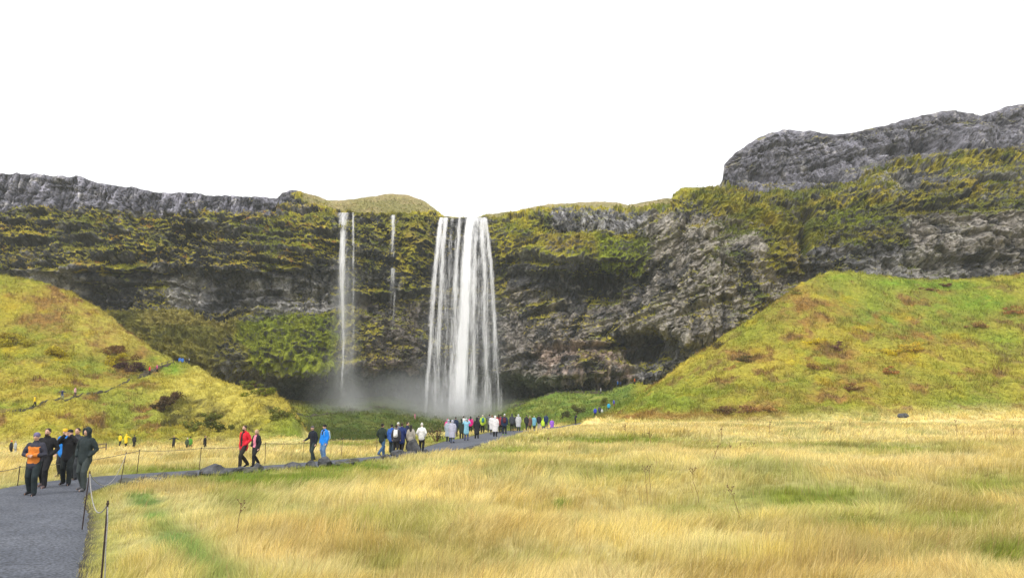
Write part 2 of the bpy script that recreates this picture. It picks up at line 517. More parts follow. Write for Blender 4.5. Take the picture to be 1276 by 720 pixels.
# ------------------------------------------------------------------ colours of the turf
def lerp(a, b, t): return a + (b - a) * t[..., None]


STRAW = np.array((.73, .595, .20)); STRAW2 = np.array((.60, .43, .15)); PALE = np.array((.88, .76, .42))
GREEN = np.array((.17, .27, .035)); OLIVE = np.array((.33, .34, .05)); VIVID = np.array((.12, .24, .03)); HEATH = np.array((.17, .095, .042))
YELL = np.array((.42, .33, .02)); RUST = np.array((.30, .165, .045)); MEAD = np.array((.17, .30, .065))

GBLOBS = [(340, 598, 100, 9, 1.), (430, 584, 70, 9, 1.), (260, 590, 120, 7, .8), (300, 628, 60, 28, .35), (1010, 622, 150, 24, .5), (1185, 650, 120, 22, .42), (1060, 655, 60, 14, .55), (699, 630, 12, 7, .9),
          (880, 640, 90, 18, .35), (650, 702, 120, 16, .22), (480, 705, 60, 20, .3), (760, 549, 130, 6, .55), (1000, 557, 260, 5, .4), (1110, 561, 90, 5, .6), (1235, 605, 70, 18, .45),
          (630, 562, 60, 6, .5), (760, 590, 90, 16, .35), (1250, 690, 60, 16, .5), (520, 548, 160, 5, .55), (420, 556, 120, 4, .5), (650, 640, 60, 10, .15), (560, 690, 40, 14, .2), (900, 700, 70, 12, .2)]
OBLOBS = [(1180, 585, 110, 12, .6), (1225, 620, 70, 14, .55), (590, 605, 70, 16, .45), (640, 590, 60, 12, .35), (160, 600, 60, 10, .2), (930, 580, 80, 10, .3)]
# along these world lines a greener strip runs through the straw
ga = np.array(P(172, 612, 21.0)[:2]); gb = np.array(P(285, 740, 9.3)[:2])


def seg_d(x, y, a, b):
    d = b - a; t = np.clip(((x - a[0]) * d[0] + (y - a[1]) * d[1]) / d.dot(d), 0, 1.15)
    return np.hypot(x - a[0] - d[0] * t, y - a[1] - d[1] * t)


def turf_colour(x, y, z, pd=None, k=0):
    u, v = proj(x, y, z)
    if pd is None: pd = path_dist(x, y)
    n1 = fbm(x * .30, y * .22, k=51, o=3); n2 = fbm(x * 1.3, y * 1.0, k=55, o=3); n3 = fbm(x * .07, y * .10, k=57, o=2)
    c = lerp(STRAW[None] * np.ones(x.shape + (1,)), PALE, np.clip(.35 + .8 * n2 + .5 * n1, 0, 1))
    o = np.clip(.1 + .9 * fbm(x * .2, y * .3, k=61, o=3), 0, .7)
    for (bu, bv, ru, rv, s) in OBLOBS: o = np.maximum(o, s * np.exp(-((u - bu) / ru) ** 2 - ((v - bv) / rv) ** 2))
    c = lerp(c, STRAW2, o)
    g = np.clip(.06 + .9 * n1 + .6 * n2 + .4 * n3, 0, .65)
    for (bu, bv, ru, rv, s) in GBLOBS:
        g = np.maximum(g, s * np.exp(-((u - bu) / ru) ** 2 - ((v - bv) / rv) ** 2) * (1.9 + 1.5 * n2) + .0)
    g = np.maximum(g, .75 * np.exp(-((pd - .1) / .55) ** 2) * (.8 + .6 * n2))
    g = np.where((y > 25) & (u < 560) & (v < 583) & (v > 556) & ~((u > 330) & (v > 571)), np.maximum(g * .7, .5 * sstep(1.3, .2, pd)), g)
    g = np.clip(g, 0, 1)
    green = lerp(GREEN[None] * np.ones(x.shape + (1,)), OLIVE, np.clip(.4 + n2 * .8, 0, 1))
    c = lerp(c, green, g)
    sd = seg_d(x, y, ga, gb)
    c = lerp(c, MEAD[None], np.clip(np.exp(-(sd / .42) ** 2) * (.75 + .7 * n2), 0, .9) * (y < 24))
    # hillsides
    yc = np.interp(u, [290, 372, 405, 690, 735, 800], [100, 102, 132, 132, 118, 99]); hill = sstep(yc, yc + 8, y)
    right = (u > 700)
    h1 = fbm(x * .09, y * .09, k=71, o=4); h2 = fbm(x * .35, y * .35, k=75, o=4); h3 = fbm(x * .05 + 9, y * .07, k=79, o=3); h4 = fbm(x * .8, y * .8, k=85, o=3)
    base = lerp(np.array((.25, .265, .030))[None] * np.ones(x.shape + (1,)), np.array((.42, .335, .050)), np.clip(.5 + 1.1 * h1 + .4 * h2, 0, 1))
    base = lerp(base, VIVID[None], np.clip(.02 + 1.2 * h3 + .4 * h2, 0, .45))
    # left mound: drier straw on its flank
    dry = np.where(~right, 1.2 * np.exp(-((u - 262) / 60) ** 2 - ((v - 478) / 22) ** 2) + np.exp(-((u - 285) / 60) ** 2 - ((v - 500) / 34) ** 2) + np.exp(-((u - 160) / 70) ** 2 - ((v - 410) / 25) ** 2), 0)
    base = lerp(base, np.array((.52, .44, .085)), np.clip(dry * .85, 0, .85))
    hb = np.clip(3.0 * h2 - .14, 0, 1) * (.45 + .5 * sstep(.0, .5, np.clip(1.4 * h1 + .4, 0, 1)))
    for (bu, bv, ru, rv, s) in [(1010, 385, 70, 28, .8), (1100, 395, 50, 18, .7), (1165, 362, 40, 10, .75), (1030, 440, 50, 14, .9), (1060, 480, 60, 14, .8), (970, 490, 50, 14, .45),
                                (1110, 470, 40, 12, .55), (930, 512, 60, 9, .9), (905, 435, 18, 6, .9), (1045, 455, 70, 16, .7), (1150, 420, 30, 12, .8), (1220, 400, 30, 16, .5), (1265, 385, 30, 14, .8),
                                (60, 395, 50, 22, .9), (110, 420, 50, 25, .8), (150, 460, 25, 14, 1.), (196, 462, 12, 9, .9), (178, 440, 22, 9, .7), (170, 485, 40, 8, .9), (30, 375, 30, 10, .5), (60, 480, 40, 8, .6),
                                (218, 515, 14, 14, 1.1), (262, 515, 30, 14, 1.), (170, 530, 14, 7, .5), (130, 540, 40, 6, .3), (320, 505, 22, 14, .8), (355, 528, 18, 14, .8)]:
        hb = np.maximum(hb, s * np.exp(-((u - bu) / ru) ** 2 - ((v - bv) / rv) ** 2) * np.clip(.75 + 1.6 * h2 + .8 * h4, 0, 1.3))
    hcol = lerp(HEATH[None] * np.ones(x.shape + (1,)), RUST, np.clip(.45 + 1.3 * h4, 0, 1))
    hcol = np.where((~right & (u > 200))[..., None], np.array((.075, .065, .02)), hcol)
    hb = hb * (1 - .8 * np.exp(-((u - 270) / 60) ** 2 - ((v - 478) / 22) ** 2))
    base = lerp(base, hcol, np.clip(hb, 0, .9))
    yl = np.clip(2.2 * fbm(x * .25 + 40, y * .25, k=91, o=3) - .75, 0, .5)
    for (bu, bv, ru, rv, s) in [(15, 433, 22, 12, .9), (75, 446, 14, 9, .9), (140, 456, 12, 7, .8), (10, 380, 20, 15, .5), (1010, 428, 12, 5, .8), (1070, 410, 25, 5, .8), (1135, 445, 22, 7, .8), (1190, 420, 22, 5, .7), (1125, 395, 20, 5, .6), (100, 543, 100, 6, .45)]:
        yl = np.maximum(yl, s * np.exp(-((u - bu) / ru) ** 2 - ((v - bv) / rv) ** 2) * np.clip(.8 + 1.2 * h4, 0, 1.2))
    base = lerp(base, YELL, np.clip(yl, 0, .85))
    vg = 0
    for (bu, bv, ru, rv, s) in [(1180, 356, 60, 6, .9), (1225, 375, 50, 16, .8), (1130, 352, 40, 5, .8), (1255, 430, 30, 25, .5), (830, 500, 60, 16, .35), (0, 505, 60, 7, .6), (90, 487, 60, 5, .5), (215, 460, 14, 8, .8), (1050, 345, 20, 5, .6), (192, 448, 10, 6, .6)]:
        vg = np.maximum(vg, s * np.exp(-((u - bu) / ru) ** 2 - ((v - bv) / rv) ** 2) * np.clip(.9 + .8 * h4, 0, 1.2))
    base = lerp(base, np.array((.15, .27, .02)), np.clip(vg, 0, .9))
    # reddish trodden foot of the right hill
    base = lerp(base, np.array((.36, .20, .06)), np.clip(np.exp(-((u - 830) / 90) ** 2 - ((v - 519) / 5) ** 2), 0, .7))
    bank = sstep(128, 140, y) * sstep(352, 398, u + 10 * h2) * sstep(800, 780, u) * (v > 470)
    bk_ = (1 + .9 * sstep(600, 660, u))[..., None]; bc = bk_ * lerp(np.array((.075, .115, .018))[None] * np.ones(x.shape + (1,)), np.array((.14, .155, .03)), np.clip(.4 + 1.2 * h2, 0, 1))  # mossy green with the overhang's shade worked into the colour; right side lighter
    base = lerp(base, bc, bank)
    c = lerp(c, base, hill)
    return c * (1 + .16 * fbm(x * 2.5, y * 2.5, k=95, o=2))[..., None]


# ------------------------------------------------------------------ ground meshes
g = mesh_np('ground', np.array([(-4000, -3000, -6.5), (4000, -3000, -6.5), (4000, 6000, -6.5), (-4000, 6000, -6.5)], float), [np.array([[0, 1, 2, 3]])],
            simple_mat('valley_soil', (.16, .15, .05), .95, .3, .05, 0))
tag(g, kind='structure')
us = np.concatenate([np.linspace(-900, -120, 90), np.linspace(-118, 1394, 1010), np.linspace(1400, 2200, 90)])
ys = np.concatenate([np.geomspace(1.2, 40, 190), np.geomspace(40.4, 98, 110), np.linspace(98.5, 170, 270), np.linspace(171, 262, 80)])
UU, YY = np.meshgrid(us, ys)
XX = (UU - 638) / F * YY
# near rows: widen so that the sheet also lies under and behind the camera's sides
ZZ = T(XX, YY)
TPD = path_dist(XX, YY)
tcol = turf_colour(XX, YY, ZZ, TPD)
soil = sstep(.3, -.1, TPD)
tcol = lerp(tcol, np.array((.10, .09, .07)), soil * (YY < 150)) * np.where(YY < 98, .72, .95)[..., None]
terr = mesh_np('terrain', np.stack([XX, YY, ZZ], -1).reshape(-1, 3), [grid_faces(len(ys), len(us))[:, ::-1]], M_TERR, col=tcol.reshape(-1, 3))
tag(terr, kind='structure')
# ground behind the viewer
back = np.array([(-60, -60, .3), (60, -60, .3), (60, 1.5, .45), (-60, 1.5, .2)], float)
# ------------------------------------------------------------------ paths
def strip(name, line, mat, lift=.05, nc=9, edge=.05, k=0, kind='structure', Z=None):
    line = np.asarray(line)
    d = np.gradient(line[:, :2], axis=0); d /= np.linalg.norm(d, axis=1)[:, None] + 1e-9
    nrm = np.stack([-d[:, 1], d[:, 0]], 1)
    s = np.linspace(-1, 1, nc)
    wob = fbm(np.arange(len(line)) * .35, np.zeros(len(line)), k=k + 5, o=3) * edge
    wob2 = fbm(np.arange(len(line)) * .35, np.ones(len(line)) * 9, k=k + 7, o=3) * edge
    w = line[:, 2][:, None] * s[None] + np.where(s[None] > 0, wob[:, None], -wob2[:, None]) * (abs(s[None]) > .8)
    X = line[:, 0][:, None] + nrm[:, 0][:, None] * w; Y = line[:, 1][:, None] + nrm[:, 1][:, None] * w
    Zt = (Z or T)(X, Y) + lift + .02 * (1 - s[None] ** 2)
    Zt[:, 0] -= lift + .05; Zt[:, -1] -= lift + .05
    ob = mesh_np(name, np.stack([X, Y, Zt], -1).reshape(-1, 3), [grid_faces(len(line), nc)[:, ::-1]], mat)
    return tag(ob, kind=kind)


strip('path', dense_line(CL, 700), M_ASPHALT, lift=.07, nc=13)


def uvline(pts, w):
    return dense_line([(*P(u, v, Y)[:2], w) for u, v, Y in pts], 160)


M_DIRT = simple_mat('trodden_earth', (.060, .055, .030), .9, .35, 1.2, .3)
M_GRAV = simple_mat('grey_gravel', (.13, .13, .14), .9, .3, 2, .3)
strip('path', uvline([(-180, 530, 108), (0, 515.5, 112), (42, 507, 114), (93, 494, 121), (150, 480, 131), (185, 470, 140)], .27), M_DIRT, lift=.12, nc=5, k=9)
strip('path', uvline([(330, 522, 175), (400, 516, 186), (450, 508, 200), (480, 504, 210)], .6), M_DIRT, lift=.3, nc=5, k=13)
strip('path', uvline([(640, 507, 206), (680, 494, 201), (720, 490.5, 197), (760, 490, 189), (790, 479, 185)], .8), M_DIRT, lift=.4, nc=5, k=17)
strip('path', uvline([(-150, 556, 88), (-40, 556, 90), (20, 555, 92), (50, 554, 94)], 3.0), M_GRAV, lift=.12, nc=5, k=19)

# ------------------------------------------------------------------ cliff
TOP = np.array([(-300, 200), (-100, 208), (0, 215), (25, 216.5), (60, 218), (105, 221), (120, 228), (150, 232), (200, 239), (250, 242), (300, 245), (345, 246), (352, 239), (366, 236), (385, 241), (410, 249),
                (440, 249), (470, 244), (490, 241), (510, 243), (530, 251), (545, 263), (553, 270), (575, 271), (598, 271), (606, 267), (641, 264), (683, 255), (725, 252),
                (767, 253), (783, 256), (808, 251), (837, 248), (843, 241), (849, 236), (871, 235), (897, 231), (901, 222), (902, 205), (915, 191), (945, 172), (975, 161), (1010, 164),
                (1040, 168), (1060, 166), (1100, 157), (1150, 143), (1190, 137), (1225, 143), (1255, 133), (1276, 131), (1400, 118), (1700, 110)], float)
CC = {
    -250: [(203, 205), (260, 195), (340, 180), (420, 175), (575, 172)],
    0: [(215, 200), (240, 199), (258, 197), (264, 195), (300, 189), (332, 184), (352, 187), (400, 186), (575, 184)],
    100: [(222, 205), (258, 203), (264, 201), (300, 196), (333, 190), (352, 193), (400, 193), (575, 190)],
    200: [(238, 210), (260, 208), (266, 205), (300, 202), (330, 197), (347, 200), (385, 199), (400, 192), (450, 182), (575, 178)],
    300: [(244, 216), (264, 213), (269, 210), (300, 206), (335, 203), (350, 207), (390, 205), (410, 198), (460, 191), (469, 199), (490, 213), (575, 217)],
    400: [(249, 240), (262, 224), (275, 217), (330, 212), (350, 215), (390, 212), (405, 206), (440, 202), (461, 200), (469, 212), (485, 230), (575, 236)],
    470: [(244, 250), (262, 228), (275, 221), (330, 219), (400, 218), (440, 215), (463, 213), (473, 226), (488, 240), (575, 243)],
    530: [(252, 255), (266, 232), (280, 226), (350, 227), (430, 224), (464, 221), (474, 234), (488, 247), (575, 249)],
    575: [(272, 227), (282, 230), (350, 235), (430, 235), (464, 231), (474, 240), (488, 250), (575, 252)],
    612: [(267, 240), (275, 228), (330, 226), (430, 222), (466, 218), (477, 231), (488, 243), (575, 247)],
    680: [(256, 262), (262, 232), (267, 222), (290, 219), (300, 214), (318, 209), (335, 209), (360, 214), (430, 209), (478, 204), (488, 220), (500, 233), (575, 236)],
    740: [(253, 265), (260, 228), (265, 217), (290, 213), (300, 208), (316, 203), (330, 204), (352, 214), (375, 210), (430, 203), (472, 197), (484, 206), (498, 220), (575, 225)],
    800: [(255, 250), (260, 215), (267, 207), (300, 204), (330, 200), (350, 204), (412, 195), (423, 206), (443, 208), (454, 200), (575, 202)],
    850: [(237, 207), (247, 198), (300, 189), (350, 185), (420, 183), (575, 184)],
    890: [(232, 214), (243, 198), (262, 186), (290, 180), (350, 176), (420, 176), (575, 176)],
    912: [(195, 216), (228, 211), (245, 198), (290, 181), (350, 175), (575, 175)],
    960: [(166, 214), (200, 209), (237, 203), (250, 191), (290, 179), (312, 174), (350, 172), (575, 172)],
    1010: [(164, 211), (200, 206), (232, 200), (250, 189), (290, 181), (350, 177), (575, 177)],
    1050: [(167, 206), (200, 201), (224, 196), (240, 186), (285, 175), (350, 171), (575, 171)],
    1100: [(157, 203), (180, 199), (208, 194), (222, 184), (255, 176), (300, 171), (345, 168), (575, 168)],
    1190: [(138, 201), (170, 196), (188, 191), (215, 180), (250, 171), (300, 168), (345, 166), (575, 166)],
    1276: [(132, 198), (160, 193), (184, 188), (215, 176), (250, 168), (345, 163), (575, 163)],
    1450: [(120, 187), (182, 179), (215, 168), (345, 155), (575, 155)],
    1650: [(115, 180), (182, 172), (215, 160), (345, 148), (575, 148)]}
cpts = [(u, v) for u in CC for v, Y in CC[u]]; cval = [Y for u in CC for v, Y in CC[u]]
CR = RBF(cpts, cval, c=3.0, sc=(.4, 1.0), smooth=.3)

cu = np.concatenate([np.linspace(-260, -60, 60), np.linspace(-59, 1336, 1240), np.linspace(1338, 1560, 60)])
topv = np.interp(cu, TOP[:, 0], TOP[:, 1])
topv = topv + fbm(cu * .05, cu * 0, k=101, o=5) * 2.2 * np.where((cu > 540) & (cu < 610), .1, 1) + np.where(cu < 345, .7 * vnoise(cu * .14, cu * 0, k=5), 0)
NR = 400
rr = np.linspace(0, 1, NR)
bot = 560.0
CVv = topv[None] + rr[:, None] * (bot - topv[None])
CUu = np.broadcast_to(cu[None], CVv.shape).copy()
Y0 = CR(CUu, CVv)
X0, _, Z0 = P(CUu, CVv, Y0)


def reg(u0, u1, v0, v1, fu=8, fv=5):
    return sstep(u0 - fu, u0 + fu, uw) * sstep(u1 + fu, u1 - fu, uw) * sstep(v0 - fv, v0 + fv, vw) * sstep(v1 + fv, v1 - fv, vw)


wn = fbm(CUu * .03, CVv * .05, k=111, o=4) * 14
uw = CUu + wn * 1.6; vw = CVv + fbm(CUu * .035, CVv * .04, k=117, o=4) * 9
rimv = np.interp(cu, [-300, 0, 100, 200, 300, 340, 372, 400], [258, 262, 262, 266, 268, 264, 238, 230])[None]
ledgev = np.interp(cu, [830, 900, 922, 985, 1051, 1100, 1144, 1190, 1276, 1600], [200, 229, 239, 240, 227, 211, 197, 193, 186, 180])[None]
rgh0 = fbm(CUu * .16, CVv * .22, k=113, o=4, gain=.6) * 2
rim = sstep(3, -3, CVv + wn * .35 + 3 * rgh0 - rimv) * (CUu < 395)
upper = sstep(5, -4, CVv + wn * .65 + 4 * rgh0 - ledgev) * sstep(893, 903, CUu)
pl_line = np.interp(cu, [360, 372, 410, 440, 500, 530, 545, 553, 600, 610, 640, 700, 780, 800, 840], [244, 252, 262, 266, 268, 267, 266, 260, 260, 272, 270, 262, 261, 262, 256])[None]
plateau = sstep(2, -2, CVv - pl_line + wn * .12) * sstep(368, 380, CUu) * sstep(846, 838, CUu)

# moss bias
mb = np.full(CVv.shape, -.25)


def mset(w, val):
    global mb
    mb = mb * (1 - w) + val * w


mset(reg(-400, 415, 262, 336), .22)
mset(reg(60, 240, 285, 335), .06); mset(reg(230, 330, 275, 330), .02); mset(reg(-400, 60, 250, 330), .10)
mset(reg(330, 415, 262, 335), .42)
mset(reg(-400, 420, 340, 392), -.45)
mset(reg(165, 215, 355, 395), .12)
mset(reg(130, 300, 388, 480), .95)
mset(reg(292, 424, 394, 462), .75, ); mset(reg(275, 296, 430, 480), -.1)
mset(reg(270, 350, 385, 402), -.1)
mset(reg(425, 540, 262, 330), .05); mset(reg(495, 535, 275, 345), .38); mset(reg(425, 480, 330, 450), -.15); mset(reg(500, 530, 340, 380), .15); mset(reg(430, 470, 395, 440), .1)
mset(reg(600, 810, 264, 286), .0); mset(reg(605, 690, 266, 300), .45); mset(reg(690, 800, 262, 286), -.55)
mset(reg(605, 800, 292, 328), .62); mset(reg(745, 800, 305, 345), .55); mset(reg(610, 640, 330, 372), .1)
mset(reg(790, 1000, 235, 262), .25); mset(reg(880, 1000, 250, 300), .30); mset(reg(800, 890, 262, 420), -.30); mset(reg(880, 990, 300, 420), -.22)
mset(reg(955, 1010, 270, 345), .5); mset(reg(640, 860, 345, 470), -.35)
mset(reg(1000, 1290, 240, 270), .30); mset(reg(1000, 1140, 262, 310), .42); mset(reg(1130, 1300, 270, 345), -.25); mset(reg(1010, 1140, 315, 345), -.02)
mset(reg(1040, 1130, 212, 250), .05); mset(reg(1180, 1600, 195, 262), .28)
# diagonal grassy ledges
for (a0, b0, a1, b1, w_, s_) in [(868, 243, 990, 296, 8, .95), (905, 238, 1060, 232, 5, .8), (1050, 226, 1145, 200, 6, .85), (1140, 200, 1290, 190, 7, .7), (1000, 262, 1120, 252, 7, .7), (1110, 262, 1290, 250, 7, .5),
                                 (985, 300, 1060, 272, 12, .6), (845, 238, 905, 240, 5, .5), (1000, 245, 1110, 232, 5, .6), (1150, 235, 1290, 228, 5, .5)]:
    t = np.clip(((CUu - a0) * (a1 - a0) + (CVv - b0) * (b1 - b0)) / ((a1 - a0) ** 2 + (b1 - b0) ** 2), 0, 1)
    d = np.hypot(CUu - a0 - t * (a1 - a0), CVv - b0 - t * (b1 - b0) + wn * .35)
    mset(np.exp(-(d / w_) ** 2), s_)
mb = mb - .22 * reg(1000, 1600, 200, 350, 20, 8) - .10 * reg(-400, 420, 262, 340) + .30 * fbm(X0 * .045, Y0 * .04, Z0 * .07, o=3, k=119) * (mb < .7)
mset(rim, -.6); mset(upper, -.38)
mset(reg(300, 880, 463, 600, 10, 3), -.6)
mset(plateau, 1.6)

# ---- displacement
ZN = Z0 + .32 * (Y0 - 200)
mossy0 = sstep(.2, .7, mb)
warp = fbm(X0 * .05, Y0 * .05, ZN * .05, o=3, k=121) * 6
big = fbm(X0 * .035, Y0 * .03, ZN * .05, o=4, k=131)
strata = vnoise(X0 * .012, ZN * .42 + warp * .12, k=135) + .6 * vnoise(X0 * .03, ZN * 1.05 + warp * .3, k=137)
rdg = ridged((X0 + warp) * .11, Y0 * .08, (ZN + warp) * .14, o=5, k=141)
bv, be = cells((X0 + warp * .6) * .42, Y0 * .05, (ZN + warp * .5) * .30, k=151)
bv2, be2 = cells(X0 * 1.0 + warp * .1, Y0 * .1, ZN * .75, k=157)
cv, ce = cells(X0 * .55 + Y0 * .1, Y0 * .02, ZN * .07 + .6 * bv, k=161)
cv2, ce2 = cells(X0 * .95 + Y0 * .2, Y0 * .02, ZN * .19, k=167)
bill = np.abs(vnoise(X0 * .42, Y0 * .42, ZN * .6, k=171)) + .5 * np.abs(vnoise(X0 * .95, Y0 * .9, ZN * 1.2, k=173))
rough = fbm(X0 * 1.2, Y0 * 1.2, ZN * 1.2, o=3, k=177)
colm = np.clip(rim + upper * .55 + reg(690, 800, 262, 292), 0, 1)
disp = 2.6 * big
bvL, beL = cells((X0 + warp) * .13, Y0 * .03, (ZN + warp * .8) * .11 + .3 * strata, k=191)
flute = fbm((X0 + warp * .3) * .55, Y0 * .1, ZN * .07, o=4, k=195, gain=.6)
rockd = .9 * strata + .55 * rdg + 2.6 * (bvL - .5) - .5 * sstep(.05, 0, beL) + 1.5 * (bv - .5) + .8 * (bv2 - .5) + 1.3 * flute + .75 * rough
cold = 1.5 * (cv - .5) - .5 * sstep(.10, 0, ce) + 1.1 * (cv2 - .5) - .5 * sstep(.14, 0, ce2) + .55 * flute + 1.2 * (bvL - .5) + .9 * (bv - .5) + .4 * rough + .8 * strata * .5
# stepped ledges where plants hold on: steeper overhang below each tuft
led = (ZN * .24 + 3.4 * fbm(X0 * .10, Y0 * .1, ZN * .1, o=5, k=181, gain=.6)) % 1.0
mossd = 1.9 * (1 - bill * 1.6) + .9 * (1 - led) * sstep(0, .25, led) + .5 * rdg + .9 * rough
disp = disp + (1 - mossy0) * ((1 - colm) * rockd + colm * cold) + mossy0 * mossd
disp = disp + (1 - mossy0) * (mb > -.2) * .7 * (1 - led) * sstep(0, .2, led)
disp = disp * (1 - .75 * sstep(.9, 1.4, mb))
for (hu, hv, ru, rv_, amp) in [(806, 433, 19, 11, -7), (790, 445, 10, 14, -3), (745, 356, 26, 13, -4.5), (735, 452, 42, 16, 3.2), (1152, 179, 16, 8, -8), (1120, 190, 22, 5, -4), (1215, 172, 24, 14, 4), (1090, 228, 14, 16, 2.5),
                               (1180, 184, 10, 6, -5), (1030, 222, 40, 4, -4), (940, 222, 25, 5, -3), (1003, 300, 5, 35, -4), (1000, 270, 12, 8, -5), (385, 300, 14, 20, 2), (130, 372, 24, 16, -4), (278, 380, 16, 14, -4), (30, 330, 40, 5, -3), (215, 362, 14, 16, 2.5),
                               (470, 380, 30, 10, -3), (455, 420, 24, 14, 2.5), (520, 300, 10, 22, 2), (680, 345, 40, 7, -3), (660, 395, 30, 14, 2.5), (900, 330, 40, 25, 3), (960, 355, 25, 12, -3), (1230, 300, 40, 14, 2.5), (1170, 330, 40, 5, -3), (965, 175, 18, 14, 3)]:
    disp = disp + amp * np.exp(-(((CUu + wn * .5) - hu) / ru) ** 2 - (((CVv + wn * .3) - hv) / rv_) ** 2)
for (a0, b0, a1, b1, w_, amp) in [(868, 243, 990, 296, 5, 3.2), (905, 238, 1060, 232, 4, 2), (1050, 226, 1145, 200, 5, 3), (1140, 200, 1290, 190, 5, 3), (1000, 262, 1120, 252, 5, 3), (1110, 262, 1290, 250, 5, 2.5),
                                 (985, 300, 1060, 272, 6, 2), (-60, 296, 120, 300, 4, 2), (90, 318, 330, 322, 4, 2.2), (200, 285, 420, 292, 4, 2), (20, 335, 420, 338, 4, 3.5), (100, 352, 250, 356, 2.5, 2), (300, 366, 420, 362, 3, 2), (610, 298, 700, 304, 4, 2),
                                 (640, 322, 800, 326, 5, 3.5), (850, 300, 900, 318, 4, 2), (670, 432, 790, 428, 4, 3), (690, 470, 790, 462, 3, 2), (620, 400, 700, 380, 4, 2.5), (820, 395, 900, 370, 4, 2.5), (430, 372, 530, 366, 4, 3), (440, 458, 540, 452, 4, 2.5), (330, 462, 430, 464, 4, 2.5),
                                 (1130, 318, 1290, 326, 3, 2.5), (1140, 290, 1290, 296, 3, 2), (1010, 318, 1110, 312, 4, 2), (920, 236, 1000, 222, 4, 2), (1000, 208, 1110, 186, 4, 2.2), (930, 196, 1060, 190, 3, 1.5)]:
    t_ = np.clip(((CUu - a0) * (a1 - a0) + (CVv - b0) * (b1 - b0)) / ((a1 - a0) ** 2 + (b1 - b0) ** 2), 0, 1)
    sv = CVv - b0 - t_ * (b1 - b0) + wn * .45; inx = np.exp(-(np.maximum(0, np.maximum(a0 - CUu, CUu - a1)) / 10) ** 2)
    # a shelf that juts out, then cuts back underneath
    amp = amp * (.42 if a0 > 815 and b0 < 345 else .85) * np.clip(.55 + 1.6 * fbm(CUu * .022 + b0, CVv * .01 + a0, k=197, o=3), .0, 1.25)
    disp = disp + inx * amp * (np.exp(-((sv + w_ * .6) / w_) ** 2) - 1.1 * np.exp(-((sv - w_ * .9) / (w_ * .8)) ** 2)) * (.75 + .5 * rdg)
lip = np.exp(-((CUu - 577) / 26) ** 2) * sstep(285, 272, CVv)
disp *= (1 - .9 * lip)
fade = sstep(0, .025, rr)[:, None]
disp = disp * (.25 + .75 * fade)
# outward direction = normal of the undisplaced sheet, flattened towards the viewer
def normals(X, Y, Z):
    Pu = np.stack([np.gradient(X, axis=1), np.gradient(Y, axis=1), np.gradient(Z, axis=1)], -1)
    Pv = np.stack([np.gradient(X, axis=0), np.gradient(Y, axis=0), np.gradient(Z, axis=0)], -1)
    n = np.cross(Pv, Pu); n /= np.linalg.norm(n, axis=-1, keepdims=True) + 1e-9
    return np.where((n[..., 1:2] > 0), -n, n)


n0 = normals(X0, Y0, Z0)
n0 = n0 * np.array((.7, 1, .6)); n0[..., 1] -= .5
n0 /= np.linalg.norm(n0, axis=-1, keepdims=True)
X1, Y1, Z1 = X0 + n0[..., 0] * disp, Y0 + n0[..., 1] * disp, Z0 + n0[..., 2] * disp
# seep cavities: the small cave right of the fall
n1 = normals(X1, Y1, Z1)

# ---- colours
c_dark = np.array((.040, .040, .043)); c_grey = np.array((.20, .195, .20)); c_purp = np.array((.15, .146, .172)); c_tan = np.array((.335, .30, .255)); c_brown = np.array((.26, .19, .15)); c_pale = np.array((.42, .40, .375))
q1 = fbm(X1 * .06, Y1 * .05, ZN * .08, o=4, k=201); q2 = fbm(X1 * .3, Y1 * .3, ZN * .3, o=4, k=205); q3 = fbm(X1 * .35, Y1 * .2, ZN * .05, o=3, k=209)
one = np.ones(CVv.shape + (1,))
rock = lerp(c_grey * one, c_dark, np.clip(.45 + .9 * q1 + .6 * q2, 0, 1))


def rset(w, col, amt=1.0):
    global rock
    rock = lerp(rock, np.asarray(col) * (1 + .35 * q2)[..., None], np.clip(w * amt, 0, 1))


rset(reg(-400, 420, 336, 395), c_grey * 1.1, .55); rset(reg(20, 110, 335, 365), c_pale, .7); rset(reg(105, 165, 340, 400), c_dark, .9); rset(reg(200, 250, 345, 385), c_pale * .9, .7)
rset(reg(258, 300, 360, 402), c_dark, .8); rset(reg(300, 420, 345, 392), c_pale * .85, .55); rset(reg(90, 420, 338, 346), c_dark, .8)
rset(reg(425, 540, 262, 370), c_dark * 1.1, .85); rset(reg(425, 530, 372, 462), np.array((.14, .115, .095)), .75); rset(reg(440, 530, 452, 470), c_brown, .6)
rset(reg(290, 440, 462, 478), np.array((.20, .18, .17)), .6)
rset(reg(-400, 420, 265, 336), c_dark * 1.15, .75)
rset(reg(605, 810, 325, 372), c_dark * 1.2, .6); rset(reg(620, 800, 360, 480), np.array((.255, .225, .195)), .75); rset(reg(668, 790, 428, 485), c_brown * 1.25, .75); rset(reg(715, 775, 335, 375), c_dark * .8, .9); rset(reg(760, 800, 320, 345), c_dark, .8)
rset(reg(800, 1000, 262, 430), c_tan * .95, .75); rset(reg(1010, 1140, 260, 345), c_dark * 1.6, .6); rset(reg(1130, 1600, 262, 350), c_tan * .85, .7); rset(reg(1080, 1290, 320, 350), c_pale * .75, .5)
rset(reg(690, 800, 262, 292), c_grey * 1.15, .7); rset(reg(1095, 1130, 215, 250), c_pale * 1.1, .7); rset(reg(1000, 1290, 232, 262), c_dark * 1.5, .5)
rset(rim, c_purp * (1.25), 1); rset(upper, c_purp * 1.15, .9)
lay = fbm(X1 * .02, Y1 * .02, ZN * .35 + .02 * X1, o=4, k=263)
rock = rock * (1 + .8 * np.clip(lay, -.45, .45) * np.clip(upper + rim + .4, 0, 1))[..., None]
